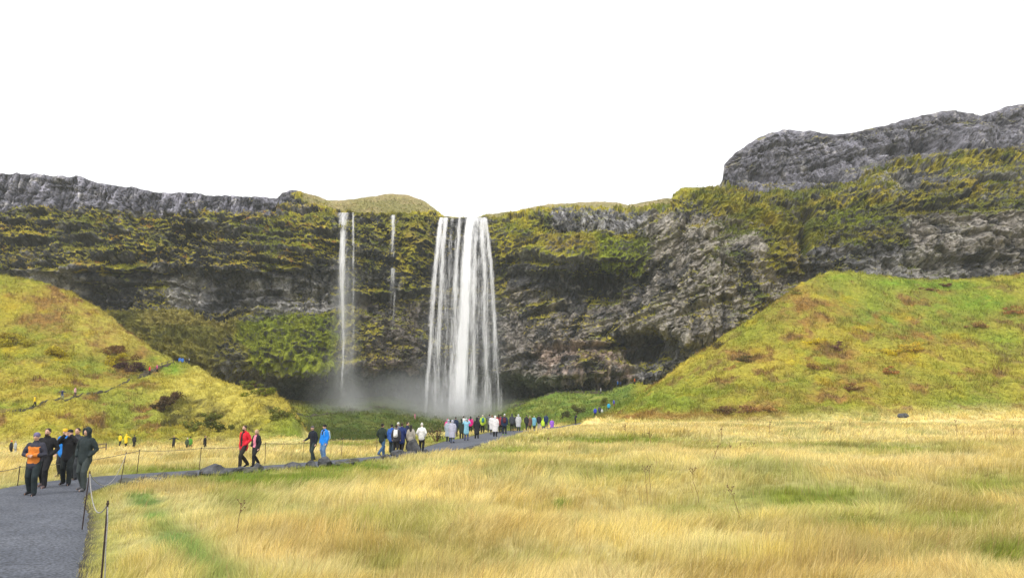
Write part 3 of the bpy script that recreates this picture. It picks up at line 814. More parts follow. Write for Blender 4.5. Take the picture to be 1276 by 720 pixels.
# dark wet streaks running down and black lichen blots
st = sstep(.15, .55, fbm(X1 * .55, Y1 * .1, ZN * .045, o=4, k=221) + .3 * q1)
rock = lerp(rock, c_dark[None] * .8, st * .65 * (1 - upper * .7) * (1 - rim * .6))
bl = sstep(.06, .26, fbm(X1 * .16, Y1 * .1, ZN * .15, o=6, k=225, gain=.68))
rock = lerp(rock, c_dark[None] * .9, bl * .88 * (1 - upper * .8) * (1 - rim * .6))
pl = sstep(.2, .5, fbm(X1 * .4, Y1 * .3, ZN * .4, o=4, k=229, gain=.65))
rock = lerp(rock, c_pale[None] * 1.05, pl * .45)
rock = rock * (1 + .5 * (bv2 - .5) + .55 * (cv2 - .5) * colm + .5 * (cv - .5) * colm)[..., None] * (1 - .35 * sstep(.1, 0, be2))[..., None]
# cave walls dull green, colour raised in place of light in the dark hollow
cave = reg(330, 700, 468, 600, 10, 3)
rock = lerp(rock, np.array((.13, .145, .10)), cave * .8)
jl = sstep(.09, 0, ce2) * colm; rock = rock * (1 - .5 * jl)[..., None]
rock = rock * (1 + .9 * np.clip(fbm(X1 * 1.1, Y1 * .2, ZN * .10, o=3, k=261), -.5, .5) * colm)[..., None]

moss = lerp(np.array((.25, .25, .022)) * one, np.array((.46, .385, .040)), np.clip(.45 + 1.0 * q2 + .8 * q1, 0, 1))
moss = lerp(moss, np.array((.075, .115, .018)), np.clip(.05 + 1.6 * fbm(X1 * .25, Y1 * .25, ZN * .4, o=3, k=231), 0, .8))
moss = lerp(moss, np.array((.34, .25, .05)), np.clip(1.6 * fbm(X1 * .13, Y1 * .1, ZN * .2, o=3, k=233) - .1, 0, .7))
sp1 = sstep(.42, .52, fbm(X1 * .45, Y1 * .3, ZN * .6, o=2, k=235)) * reg(-400, 420, 255, 335)
moss = lerp(moss, np.array((.30, .05, .035)), sp1 * .5)
sp2 = sstep(.45, .55, fbm(X1 * .4 + 50, Y1 * .3, ZN * .5, o=2, k=239)) * reg(-400, 420, 265, 335)
moss = lerp(moss, np.array((.42, .22, .02)), sp2 * .6)
moss = lerp(moss, np.array((.20, .25, .02)), np.clip(reg(300, 424, 394, 462) + reg(740, 800, 298, 345) + reg(1030, 1110, 262, 285), 0, 1) * .75)
dk_ = sstep(-.25, .25, fbm(X1 * .07, Y1 * .06, ZN * .10, o=4, k=271)) * reg(870, 1600, 235, 350, 30, 10)
moss = lerp(moss, np.array((.10, .135, .022)), dk_ * .75)
dk2 = sstep(-.1, .3, fbm(X1 * .06, Y1 * .06, ZN * .09, o=4, k=275)) * reg(-400, 830, 262, 340, 30, 10)
moss = lerp(moss, np.array((.13, .155, .025)), dk2 * .55)
moss = lerp(moss, np.array((.16, .15, .035)), reg(130, 300, 385, 490) * .8)
moss = lerp(moss, np.array((.30, .25, .07)), reg(180, 290, 390, 412) * .6)
moss = moss * (1 + .35 * rough)[..., None] * (1 - .28 * reg(860, 1600, 180, 350, 30, 10))[..., None]
grass_top = lerp(np.array((.32, .26, .12)) * one, np.array((.23, .21, .07)), np.clip(.4 + 1.2 * q2 + q1, 0, 1))
moss = lerp(moss, grass_top, sstep(1.1, 1.5, mb))
mk = sstep(-.05, .22, mb + .75 * (n1[..., 2] - .12) + .75 * fbm(X1 * .16, Y1 * .16, ZN * .28, o=6, k=241, gain=.66) - .16)
mk = np.clip(mk * (1 - upper * .35), 0, 1)
mk = np.where(mb > .9, np.maximum(mk, .75), mk)
ccol = lerp(rock, moss, mk)
ccol = ccol * (1 + .25 * fbm(CUu * .7, CVv * .7, o=2, k=245))[..., None]
# ---- extra rows: the plateau running back from the brink
nb = 16
Xb = []; Yb = []; Zb = []; Cb = []
for i in range(nb, 0, -1):
    dist = 1.2 * i ** 1.75
    Xb.append(X1[0] * (1 + dist / 210)); Yb.append(Y1[0] + dist); Zb.append(Z1[0] - .5 - .035 * dist + .0 * dist + .8 * fbm(X1[0] * .05, Y1[0] * 0 + dist * .05, k=251, o=3) * min(1, dist / 15) - .8 * (dist > 2))
    Cb.append(grass_top[0] if True else 0)
X2 = np.vstack([np.array(Xb), X1]); Y2 = np.vstack([np.array(Yb), Y1]); Z2 = np.vstack([np.array(Zb), Z1]); C2 = np.concatenate([np.array(Cb), ccol])
cliff = mesh_np('cliff', np.stack([X2, Y2, Z2], -1).reshape(-1, 3), [grid_faces(*X2.shape)[:, ::-1]], M_CLIFF, col=C2.reshape(-1, 3), smooth=False)
tag(cliff, kind='structure')


def cliff_pt(u, v):
    """world position on the displaced cliff near a direction"""
    j = int(np.argmin(abs(cu - u))); i = int(np.argmin(abs(CVv[:, j] - v)))
    return np.array((X1[i, j], Y1[i, j], Z1[i, j])), n1[i, j]


# ------------------------------------------------------------------ blades
def blades(name, x, y, z, h, w, lx, ly, col, mat, kind='stuff', parent=None, az=None):
    n = len(x)
    az = RNG.uniform(-.9, .9, n) if az is None else az
    wx, wy = np.cos(az) * w, np.sin(az) * w
    V = np.zeros((n, 5, 3))
    V[:, 0] = np.stack([x - wx, y - wy, z], 1); V[:, 1] = np.stack([x + wx, y + wy, z], 1)
    mx, my, mz = x + lx * .35, y + ly * .35, z + h * .62
    V[:, 2] = np.stack([mx + wx * .8, my + wy * .8, mz], 1); V[:, 3] = np.stack([mx - wx * .8, my - wy * .8, mz], 1)
    V[:, 4] = np.stack([x + lx, y + ly, z + h], 1)
    i = np.arange(n)[:, None] * 5
    q = i + np.array([[0, 1, 2, 3]]); t = i + np.array([[3, 2, 4]])
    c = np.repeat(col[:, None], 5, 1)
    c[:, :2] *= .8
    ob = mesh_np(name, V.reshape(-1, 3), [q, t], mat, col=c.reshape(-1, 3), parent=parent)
    return tag(ob, kind=kind) if kind else ob


def meadow(n, y0, y1, wk, hk, k):
    u = RNG.uniform(-260, 1530, n)
    y = np.exp(RNG.uniform(math.log(y0), math.log(y1), n))
    x = (u - 638) / F * y
    # clumps: pull blades towards tussock centres
    s = .55
    cx = np.floor(x / s); cy = np.floor(y / s)
    tx = (cx + _h(cx.astype(np.int64), cy.astype(np.int64), 0 * cx.astype(np.int64), 3)) * s
    ty = (cy + _h(cx.astype(np.int64), cy.astype(np.int64), 0 * cx.astype(np.int64), 4)) * s
    pull = RNG.uniform(0, .75, n) * (RNG.random(n) < .6)
    x = x + (tx - x) * pull; y = y + (ty - y) * pull
    pd = path_dist(x, y)
    z = T0(x, y)
    keep = (pd > -.16 + RNG.random(n) ** .6 * .22)
    ga_ = np.array(P(-150, 556, 88)[:2]); gb_ = np.array(P(50, 554, 94)[:2]); keep &= seg_d(x, y, ga_, gb_) > 2.6
    x, y, pd = x[keep], y[keep], pd[keep]
    z = T(x, y)
    c = turf_colour(x, y, z, pd)
    m = len(x)
    tall = .5 + .6 * fbm(x * .25, y * .25, k=301, o=3) + .55 * fbm(x * .9, y * .9, k=305, o=3)
    green = np.clip((c[:, 1] - c[:, 0]) * 8 + .5, 0, 1)
    h = hk * (.32 + 1.0 * np.clip(tall, 0, 1)) * np.interp(y, [60, 85], [1, .5]) * RNG.uniform(.6, 1.25, m) * (.35 + .65 * sstep(0, 1.2, pd))
    h = np.maximum(h * (1 - .35 * green), .06)
    # wind combs the tops over, mostly towards the right
    la = fbm(x * .45, y * .45, k=311, o=3) * 4.2 + .35 + RNG.normal(0, .6, m)
    lm = h * np.clip(.55 + .5 * fbm(x * .5, y * .5, k=315, o=2) + RNG.normal(0, .18, m), .1, 1.1)
    w = np.maximum(.0028, wk * y * 1.25) * RNG.uniform(.6, 1.4, m)
    hr = h * np.sqrt(np.clip(1 - (lm / h * .62) ** 2, .3, 1))
    c = c * (RNG.uniform(.62, 1.28, m) * (1 + .35 * fbm(x * 1.1, y * 1.1, k=331, o=3)))[:, None]
    c = lerp(c, PALE[None] * 1.1, (RNG.random(m) < .12) * .6 * (1 - green))
    sh = RNG.random(m) < .022
    hr = np.where(sh & (pd > .8), hr * 1.5, hr); c = lerp(c, np.array((.42, .27, .12))[None], sh * .8)
    return x, y, z - .02, hr, w, np.cos(la) * lm, np.sin(la) * lm, c


QUAL = 1.0
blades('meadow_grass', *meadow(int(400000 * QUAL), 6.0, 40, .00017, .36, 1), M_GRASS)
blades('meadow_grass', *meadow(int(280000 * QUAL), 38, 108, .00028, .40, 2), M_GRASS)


def hillgrass(n):
    u = RNG.uniform(-160, 1430, n)
    y = RNG.uniform(99, 172, n)
    x = (u - 638) / F * y
    x = x + RNG.normal(0, .3, n)
    z = T(x, y)
    pu, pv = proj(x, y, z)
    keep = y > np.interp(pu, [290, 372, 405, 690, 735, 800], [99, 101, 125, 125, 112, 99])
    keep &= path_dist(x, y) > .1
    # a path crosses the left hill
    hp = seg_d(x, y, np.array(P(0, 515.5, 112)[:2]), np.array(P(93, 494, 121)[:2]))
    hp = np.minimum(hp, seg_d(x, y, np.array(P(93, 494, 121)[:2]), np.array(P(190, 469, 141)[:2])))
    keep &= hp > .7
    x, y, z = x[keep], y[keep], z[keep]
    m = len(x)
    c = turf_colour(x, y, z)
    dark = np.clip((.2 - c[:, 1]) * 8, 0, 1)
    h = (.16 + .85 * np.clip(fbm(x * .6, y * .6, k=321, o=3) + .15, 0, 1) + .35 * dark) * RNG.uniform(.5, 1.4, m)
    w = .045 * RNG.uniform(.5, 1.5, m)
    la = RNG.uniform(0, 6.28, m); lm = h * RNG.uniform(.2, .9, m)
    c = c * RNG.uniform(.75, 1.35, m)[:, None]
    return x, y, z - .05, h, w, np.cos(la) * lm, np.sin(la) * lm, c


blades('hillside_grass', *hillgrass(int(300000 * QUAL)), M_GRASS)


def bankgrass(n):
    u = RNG.uniform(325, 800, n); y = RNG.uniform(128, 235, n); x = (u - 638) / F * y
    z = T(x, y); pu, pv = proj(x, y, z)
    k_ = (pv > 470) & (fbm(x * .2, y * .2, k=325, o=3) > -.25)
    x, y, z = x[k_], y[k_], z[k_]; m = len(x)
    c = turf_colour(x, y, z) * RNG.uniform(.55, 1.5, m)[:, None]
    h = RNG.uniform(.2, .9, m) * (.4 + np.clip(fbm(x * .5, y * .5, k=327, o=3) + .3, 0, 1)); la = RNG.uniform(0, 6.28, m); lm = h * .5
    return x, y, z - .05, h, .07 * RNG.uniform(.5, 1.5, m), np.cos(la) * lm, np.sin(la) * lm, c


blades('bank_grass', *bankgrass(70000), M_GRASS)


def cliffgrass():
    """tufts and cushions hanging on the mossy ledges of the cliff"""
    n = int(160000 * QUAL)
    j = RNG.integers(62, len(cu) - 62, n); i = RNG.integers(0, NR - 2, n)
    ok = RNG.random(n) < np.clip(mk[i, j] * 1.1 - .2, 0, 1)
    i, j = i[ok], j[ok]
    m = len(i)
    x = X1[i, j] + RNG.normal(0, .15, m); y = Y1[i, j] + RNG.normal(0, .15, m) - .1; z = Z1[i, j] + RNG.normal(0, .1, m)
    c = ccol[i, j] * RNG.uniform(.6, 1.5, m)[:, None]
    h = RNG.uniform(.2, .7, m); w = RNG.uniform(.06, .16, m)
    top_ = i < 8
    h = np.where(top_, h * .5, h)
    la = RNG.uniform(0, 6.28, m); lm = h * RNG.uniform(.3, 1.0, m)
    return x, y, z, h, w, np.cos(la) * lm, np.sin(la) * lm - .2 * h, c


blades('cliff_plants', *cliffgrass(), M_GRASS)

# ------------------------------------------------------------------ waterfalls
def fall_sheet(name, vs, edges, Yv, strands, mat, parent=None, seed=0, nu=110, nv=160, fold=.9, dens_k=1.0, dy=0.0, pad=11):
    """edges: (v, u_left, u_right); Yv: (v, Y); strands: (u_top, u_bot, s_top, s_bot, d_top, d_bot)"""
    v = np.linspace(vs[0], vs[1], nv); a = np.linspace(0, 1, nu)
    e = np.array(edges, float)
    pad = pad * np.linspace(.15, 1.2, nv) ** .6
    ul = np.interp(v, e[:, 0], e[:, 1]) - pad; ur = np.interp(v, e[:, 0], e[:, 2]) + pad
    U = ul[:, None] + (ur - ul)[:, None] * a[None]; V = np.broadcast_to(v[:, None], U.shape)
    yy = np.array(Yv, float); Y = np.interp(v, yy[:, 0], yy[:, 1])[:, None] + dy
    t = ((v - vs[0]) / (vs[1] - vs[0]))[:, None]
    Y = Y + fold * fbm(a[None] * 9 + seed, t * 1.2, k=seed + 3, o=3) * (.25 + t) + 0 * U
    X, Y, Z = P(U, V, Y)
    d = np.zeros(U.shape)
    for (u0, u1, s0, s1, d0, d1) in strands:
        uc = u0 + (u1 - u0) * t ** .7 + (.8 + 2.2 * t) * fbm(t * 7, t * 0 + U * .05, k=int(u0), o=4, gain=.65) ; s = s0 + (s1 - s0) * t; dd = d0 + (d1 - d0) * t
        d = d + np.maximum(dd, 0) * np.exp(-((U - uc) / s) ** 2) * (1 - .3 * np.clip(d, 0, 1))
    d = np.minimum(d * dens_k, 1.15)
    d = d * sstep(0, .07, a)[None] * sstep(1, .93, a)[None]
    ob = mesh_np(name, np.stack([X, Y, Z], -1).reshape(-1, 3), [grid_faces(nv, nu)[:, ::-1]], mat, parent=parent, attrs={'dens': d.ravel()})
    me = ob.data; uvl = me.uv_layers.new(name='flow')
    vi = np.zeros(len(me.loops), np.int32); me.loops.foreach_get('vertex_index', vi)
    fl = Z[0].mean() - Z
    uvs = np.stack([X.ravel()[vi], -np.sqrt(np.maximum(fl.ravel()[vi], 0) + 1) * 6], 1).astype(np.float32)
    uvl.data.foreach_set('uv', uvs.ravel())
    return ob


MAIN = [(550, 529, 3, 5, .80, .50), (556, 541, 3.5, 6, .70, .44), (564, 551, 2.5, 6, .30, .36), (573, 561, 2.6, 6, .48, .38), (586, 572, 4.2, 7.5, 1.5, 1.2), (594, 588, 3.5, 7, .52, .42), (600, 608, 3.5, 8, .68, .40), (605, 624, 2.6, 6, .72, .40), (577, 579, 24, 38, .26, .28)]
ME = [(270, 545, 607), (300, 540, 614), (350, 535, 619), (400, 531, 623), (460, 528, 627), (540, 525, 632)]
MY = [(270, 226.5), (276, 224), (300, 220), (350, 215.5), (430, 211.5), (470, 210), (545, 208)]
WM = [water_mat('falling_water_a', .93, .97, 0.0), water_mat('falling_water_b', .93, .8, 37.0, 1.3), water_mat('falling_water_c', .9, .6, 71.0, .8)]
bx, by, bz = P(578, 540, 208)
wf = empty('waterfall', (bx, by, bz), 'tall broad white waterfall, widest of the three, plunging from the cliff brink', 'waterfall', 'waterfalls over the cliff')


def under(root, *obs):
    bpy.context.view_layer.update()
    for o in obs:
        if o.parent is None:
            o.parent = root
            o.matrix_parent_inverse = root.matrix_world.inverted()


s1 = fall_sheet('water_curtain', (271, 541), ME, MY, MAIN, WM[0], seed=0, fold=1.2)
s2 = fall_sheet('water_veil', (272, 541), ME, MY, MAIN, WM[1], seed=9, fold=1.4, dens_k=.86, dy=-1.6, pad=13)
s3 = fall_sheet('water_veil', (272, 541), ME, MY, MAIN, WM[2], seed=17, fold=1.6, dens_k=.9, dy=1.8, pad=14)
# the river at the brink
rv = np.linspace(0, 1, 24); ra = np.linspace(0, 1, 40)
RX = []; RV = None
lipX, lipY, lipZ = P(np.linspace(543, 609, 40), np.full(40, 270.2), np.full(40, 226.6))
brY = lipY[None] + (rv[:, None] ** 1.2) * 45; brX = lipX[None] * (1 + .1 * rv[:, None]); brZ = lipZ[None] - .35 - .6 * rv[:, None] + .12 * fbm(brX * .5, brY * .2, k=9, o=3)
rw = mesh_np('river', np.stack([brX, brY, brZ], -1).reshape(-1, 3), [grid_faces(24, 40)], simple_mat('river_water', (.55, .58, .60), .35, .3, .4, .3))
tag(rw, kind='structure')
under(wf, s1, s2, s3)
lx, ly, lz = P(428, 540, 202)
wl = empty('waterfall', (lx, ly, lz), 'thin misty waterfall left of the broad one, falling from the mossy brink', 'waterfall', 'waterfalls over the cliff')
LE = [(264, 422, 441), (330, 417, 443), (400, 417, 444), (470, 418, 446), (545, 420, 446)]
LY = [(264, 218.5), (275, 214), (330, 207.5), (400, 206), (445, 201), (470, 199.5), (545, 199)]
LS = [(430, 420, 3.5, 9, .66, .02), (423, 434, 4, 9, .50, .06), (440, 441, 1.8, 3, .72, .02), (434, 438, 3, 6, .30, .06), (427, 427, 1.1, 1.6, .25, .34)]
a1 = fall_sheet('water_veil', (265, 541), LE, LY, LS, water_mat('thin_water_a', .88, .75, 13.0, 1.5), seed=21, fold=.7, nu=40)
a2 = fall_sheet('water_veil', (265, 541), LE, LY, LS, water_mat('thin_water_b', .88, .55, 43.0, 1.1), seed=27, fold=.9, nu=40, dy=-1.2)
under(wl, a1, a2)
lx, ly, lz = P(490, 510, 205)
w3 = empty('waterfall', (lx, ly, lz), 'faint narrow trickle of a waterfall between the thin one and the broad one', 'waterfall', 'waterfalls over the cliff')
a3 = fall_sheet('water_veil', (268, 320), [(268, 484, 496), (320, 483, 497)], [(268, 221), (280, 217), (320, 212)], [(490, 489, 2.8, 4.5, 1.0, .45)], water_mat('thin_water_c', .88, .75, 83.0, 1.6), seed=31, fold=.3, nu=24, nv=60)
a4 = fall_sheet('water_veil', (334, 430), [(332, 481, 498), (430, 480, 500)], [(332, 211), (440, 206), (520, 204)], [(489, 491, 4.5, 5, .80, .15)], water_mat('thin_water_d', .88, .6, 93.0, 1.5), seed=33, fold=.3, nu=24, nv=90)
a5 = fall_sheet('water_veil', (270, 350), [(270, 462, 476), (350, 460, 478)], [(270, 221), (285, 217), (350, 210)], [(470, 469, 1.8, 4, .45, .2)], water_mat('thin_water_e', .88, .6, 103.0, 1.6), seed=35, fold=.3, nu=24, nv=60)
under(w3, a3, a4, a5)

# pool
px, py, pz = P(540, 541, 195)
th = np.linspace(0, 2 * math.pi, 40, endpoint=False)
pv = np.stack([px + 30 * np.cos(th), 190 + 24 * np.sin(th), np.full(40, -4.2)], 1)
pool = mesh_np('water', np.vstack([pv, [[px, 190, -4.2]]]), [np.array([(40, i, (i + 1) % 40) for i in range(40)])], simple_mat('pool_water', (.10, .13, .12), .15, .2, .5, .5, spec=.5))
tag(pool, kind='structure')


def mist(u, v, Y, r, dens, seed=0.0):
    m, nt, N, L = new_mat('spray_mist')
    out = N.new('ShaderNodeOutputMaterial'); pvn = N.new('ShaderNodeVolumePrincipled'); L.new(pvn.outputs[0], out.inputs['Volume'])
    pvn.inputs['Color'].default_value = (.97, .98, 1, 1); pvn.inputs['Anisotropy'].default_value = .2
    tcn = N.new('ShaderNodeTexCoord')
    ln = N.new('ShaderNodeVectorMath'); ln.operation = 'LENGTH'; L.new(tcn.outputs['Object'], ln.inputs[0])
    mr = N.new('ShaderNodeMapRange'); mr.interpolation_type = 'SMOOTHSTEP'
    mr.inputs[1].default_value = 1.0; mr.inputs[2].default_value = .15; mr.inputs[3].default_value = 0; mr.inputs[4].default_value = 1
    L.new(ln.outputs['Value'], mr.inputs[0])
    nz = N.new('ShaderNodeTexNoise'); nz.inputs['Scale'].default_value = 1.7; nz.inputs['Detail'].default_value = 3
    mp = N.new('ShaderNodeMapping'); mp.inputs['Location'].default_value = (seed, seed, seed); L.new(tcn.outputs['Object'], mp.inputs[0]); L.new(mp.outputs[0], nz.inputs[0])
    m2 = N.new('ShaderNodeMapRange'); m2.inputs[1].default_value = .38; m2.inputs[2].default_value = .66; m2.inputs[3].default_value = .15; m2.inputs[4].default_value = 1.6
    L.new(nz.outputs[0], m2.inputs[0])
    q = N.new('ShaderNodeMath'); q.operation = 'MULTIPLY'; L.new(mr.outputs[0], q.inputs[0]); L.new(m2.outputs[0], q.inputs[1])
    q2 = N.new('ShaderNodeMath'); q2.operation = 'MULTIPLY'; q2.inputs[1].default_value = dens; L.new(q.outputs[0], q2.inputs[0])
    L.new(q2.outputs[0], pvn.inputs['Density'])
    b = MB(); b.ell((0, 0, 0), (1, 1, 1), 24, 14)
    ob = b.build('mist', m); ob.location = P(u, v, Y); ob.scale = r
    return tag(ob, kind='stuff')


mist(572, 524, 206, (23, 11, 12), .10, 3.0)
mist(515, 508, 208, (25, 12, 14), .055, 8.0)
mist(430, 510, 197, (13, 9, 19), .07, 5.0)
mist(430, 400, 203, (6, 5, 28), .06, 15.0)
mist(575, 430, 206, (19, 6, 34), .02, 25.0)

# ------------------------------------------------------------------ people
MATC = {}


def cm(col, kind='cloth'):
    key = (tuple(round(c, 3) for c in col), kind)
    if key not in MATC:
        if kind == 'poncho': MATC[key] = simple_mat('rain_poncho', col, .35, .18, 7, .35, spec=.5, bumpscale=5)
        elif kind == 'hair': MATC[key] = simple_mat('hair', col, .6, .3, 50, .3)
        elif kind == 'puffer': MATC[key] = simple_mat('padded_fabric', col, .6, .12, 9, .3, spec=.3)
        else: MATC[key] = simple_mat('clothing', col, .8, .18, 9, .3, spec=.2, bumpscale=14)
    return MATC[key]


TEX = bpy.data.textures.new('folds', 'CLOUDS'); TEX.noise_scale = .13; TEX.noise_depth = 2
TEX2 = bpy.data.textures.new('rock_relief', 'CLOUDS'); TEX2.noise_scale = .35; TEX2.noise_depth = 3


def remesh(ob, vox, folds=0.0, smooth=2):
    m = ob.modifiers.new('remesh', 'REMESH'); m.mode = 'VOXEL'; m.voxel_size = vox; m.use_smooth_shade = True
    if smooth:
        s = ob.modifiers.new('soften', 'SMOOTH'); s.factor = .5; s.iterations = smooth
    if folds:
        d = ob.modifiers.new('folds', 'DISPLACE'); d.texture = TEX; d.strength = folds; d.mid_level = .5; d.texture_coords = 'LOCAL'


BLACK = (.018, .018, .021); NAVY = (.018, .024, .06); DGREY = (.05, .052, .06); GREY = (.16, .17, .19); LGREY = (.42, .43, .45); WHITE = (.68, .68, .68)
RED = (.62, .02, .035); ORANGE = (.62, .20, .035); YELLOW = (.78, .55, .02); BLUE = (.02, .19, .62); ROYAL = (.04, .06, .50); CYAN = (.03, .30, .50); LBLUE = (.22, .46, .58)
MAGENTA = (.70, .03, .26); PINK = (.75, .30, .40); PURPLE = (.28, .09, .55); BROWN = (.13, .075, .05); BEIGE = (.36, .33, .28); GREEN = (.05, .10, .05); DGREEN = (.022, .034, .028); LIME = (.50, .70, .05); PONCHO = (.55, .57, .62); LILAC = (.40, .40, .50)
JEANS = (.05, .11, .20); BLOND = (.50, .36, .20); DHAIR = (.015, .011, .010); BHAIR = (.05, .03, .02); GHAIR = (.30, .29, .28)

ARMS = {  # elbow, wrist relative to shoulder for the right arm (x grows outwards, y forward is negative)
    'down': ((.07, .02, -.29), (.06, -.06, -.54)), 'pockets': ((.11, .06, -.27), (.02, -.10, -.44)), 'belly': ((.10, -.02, -.28), (-.14, -.20, -.30)),
    'head': ((.16, -.16, -.12), (-.08, -.18, .14)), 'raise': ((.10, -.22, -.06), (-.02, -.34, .16)), 'out': ((.27, 0, -.10), (.50, -.02, -.20)),
    'swing': ((.08, .09, -.28), (.07, .03, -.53)), 'swingf': ((.07, -.08, -.28), (.04, -.27, -.44)), 'point': ((.26, -.06, .0), (.52, -.12, .06)), 'stick': ((.10, -.04, -.27), (.13, -.26, -.38)), 'phone': ((.09, -.05, -.27), (-.08, -.28, -.16))}


def person(u, Y, h, label, jacket=BLACK, legs=BLACK, rot=0.0, walk=0.0, arms=('down', 'down'), top='jacket', hat=None, hood=False, hair=DHAIR, longhair=False,
           beard=False, pack=None, front=None, shoes=BLACK, group='visitors on the path', lean=0.0, v=None, female=False, xyz=None, name='person', hatcol=None, fold=.022, scarf=None, small=False):
    """h: standing height in metres; rot 0 faces the viewer; the figure stands on the ground at azimuth u, distance Y"""
    if xyz is None:
        x = (u - 638) / F * Y / 1.0
        # P's x depends a little on height through the pitch, so refine
        z = Ts(x, Y)
        for _ in range(2):
            x = P(u, proj(x, Y, z)[1], Y)[0]; z = Ts(x, Y)
        if path_dist(np.array([x]), np.array([Y]))[0] < 0: z += .075
    else:
        x, Y, z = xyz
    if v is not None: print('FOOT u=%d Y=%d target v=%.1f got %.1f' % (u, Y, v, proj(x, Y, z)[1]))
    s = h / 1.75
    near = Y < 30; mid = Y < 62
    vox = .012 if near else (.019 if mid else .034)
    cx = (.92 if female else 1.0)

    def J(p): return np.array(p, float) * s
    def lean_(p):
        p = np.array(p, float); k = max(0, p[2] / s - .95) if True else 0
        p[1] -= k * lean * s
        return p
    # joints
    hz = .93; st = walk
    legsP = []
    for sd in (-1, 1):
        f = st * sd
        hip = (.095 * sd, 0, hz)
        knee = (.105 * sd, -.05 - .24 * f if f > 0 else -.04 - .10 * f - .05, .50 + (.02 if f else 0))
        ank = (.115 * sd, -.30 * f if f > 0 else -.42 * f, .085 if f >= 0 else .085 + .10 * abs(f))
        toe = (.145 * sd, ank[1] - .17, .03 if f >= 0 else .03 + .02)
        legsP.append([J(hip), J(knee), J(ank), J(toe)])
    sw = .185 * cx
    armsP = []
    for sd, mode in zip((-1, 1), arms):
        e, wv = ARMS[mode]
        sh = J((sw * sd, 0, 1.42)); el = sh + J((e[0] * sd, e[1], e[2])); wr = sh + J((wv[0] * sd, wv[1], wv[2]))
        sh, el, wr = lean_(sh), lean_(el), lean_(wr)
        armsP.append([sh, el, wr])
    # body: one continuous surface
    b = MB()
    def L_(p): return lean_(J(p))
    b.tube([L_((0, .005, .86)), L_((0, .01, 1.0)), L_((0, 0, 1.12)), L_((0, 0, 1.28)), L_((0, 0, 1.40)), L_((0, .01, 1.46))],
           [(.145 * s, .10 * s), (.155 * s, .105 * s), (.125 * s, .09 * s), (.155 * s * cx, .105 * s), (.16 * s * cx, .09 * s), (.07 * s, .06 * s)], 12)
    b.tube([L_((0, .012, 1.42)), L_((0, .0, 1.50)), L_((0, -.01, 1.58))], [.06 * s, .052 * s, .055 * s], 10)
    hc = L_((0, -.015, 1.635))
    def headshape(V):
        V = V.copy(); lo = np.clip(-V[:, 2] / (.115 * s), 0, 1)
        V[:, 0] *= 1 - .28 * lo; V[:, 1] *= 1 - .12 * lo; V[:, 1] -= .012 * s * lo
        return V
    b.ell(hc, (.075 * s, .095 * s, .118 * s), 16, 12, headshape)
    b.tube([hc + J((0, -.088, .015)), hc + J((0, -.108, -.018))], [.009 * s, .015 * s], 6)     # nose
    for sd in (-1, 1): b.ell(hc + J((.076 * sd, .005, -.005)), (.012 * s, .02 * s, .032 * s), 6, 5)   # ears
    b.tube([hc + J((-.022, -.088, -.052)), hc + J((.022, -.088, -.052))], [.008 * s, .008 * s], 5)   # mouth
    for (hip, knee, ank, toe) in legsP:
        b.tube([hip, (hip + knee) / 2, knee, (knee + ank) / 2 + J((0, .015, 0)), ank], [.082 * s, .072 * s, .052 * s, .052 * s, .036 * s], 10)
        b.tube([ank + J((0, .03, -.03)), toe], [.035 * s, .03 * s], 8)
    for (sh, el, wr), sd, mode_ in zip(armsP, (-1, 1), arms):
        b.tube([sh, (sh + el) / 2, el, (el + wr) / 2, wr], [.048 * s, .044 * s, .037 * s, .034 * s, .026 * s], 8)
        d = (wr - el); d /= np.linalg.norm(d)
        side = np.cross(d, np.array((0, -1, .2))); side /= np.linalg.norm(side) + 1e-6
        palm = np.cross(side, d)
        if mode_ == 'pockets': continue
        b.tube([wr, wr + d * .05 * s, wr + d * .09 * s], [(.028 * s, .018 * s), (.04 * s, .017 * s), (.038 * s, .015 * s)], 8, flat=side)
        if mid:
            for q, ln_ in zip((-.03, -.010, .010, .029), (.058, .072, .068, .052)):
                k0 = wr + d * .09 * s + side * q * s
                b.tube([k0 - d * .02 * s, k0 + d * ln_ * .5 * s + palm * .006 * s, k0 + d * ln_ * .85 * s + palm * .03 * s], [.0115 * s, .010 * s, .0085 * s], 6)
            b.tube([wr + d * .03 * s + side * -.03 * sd * s, wr + d * .07 * s - side * .055 * sd * s + palm * .012 * s], [.013 * s, .010 * s], 6)
    root = b.build(name, M_SKIN)
    remesh(root, vox * (.8 if near else 1), 0, 1)
    root.location = (x, Y, z); root.rotation_euler = (0, 0, math.radians(rot))
    tag(root, label, 'person', group)

    def child(nm, mb_, mat, folds=0.0, vx=None, sm=2, tg=None):
        o = mb_.build(nm, mat, parent=root)
        if vx: remesh(o, vx, folds, sm)
        return o
    # trousers
    t_ = MB()
    t_.tube([L_((0, .005, .84)), L_((0, .01, .95)), L_((0, .0, 1.06))], [(.15 * s, .115 * s), (.165 * s, .122 * s), (.15 * s, .11 * s)], 12)
    for (hip, knee, ank, toe) in legsP:
        t_.tube([hip, (hip + knee) / 2, knee, (knee + ank) / 2 + J((0, .015, 0)), ank + J((0, 0, .0))], [.108 * s, .102 * s, .086 * s, .080 * s, .070 * s], 10)
    child('trousers', t_, cm(legs), fold, vox)
    for i, (hip, knee, ank, toe) in enumerate(legsP):
        sh_ = MB(); sh_.tube([ank + J((0, .045, -.035)), ank + J((0, -.02, -.03)), (ank + toe) / 2 + J((0, -.02, -.012)), toe], [(.042 * s, .045 * s), (.048 * s, .052 * s), (.048 * s, .036 * s), (.042 * s, .028 * s)], 8)
        child('shoe', sh_, cm(shoes))
    # upper garment
    j_ = MB()
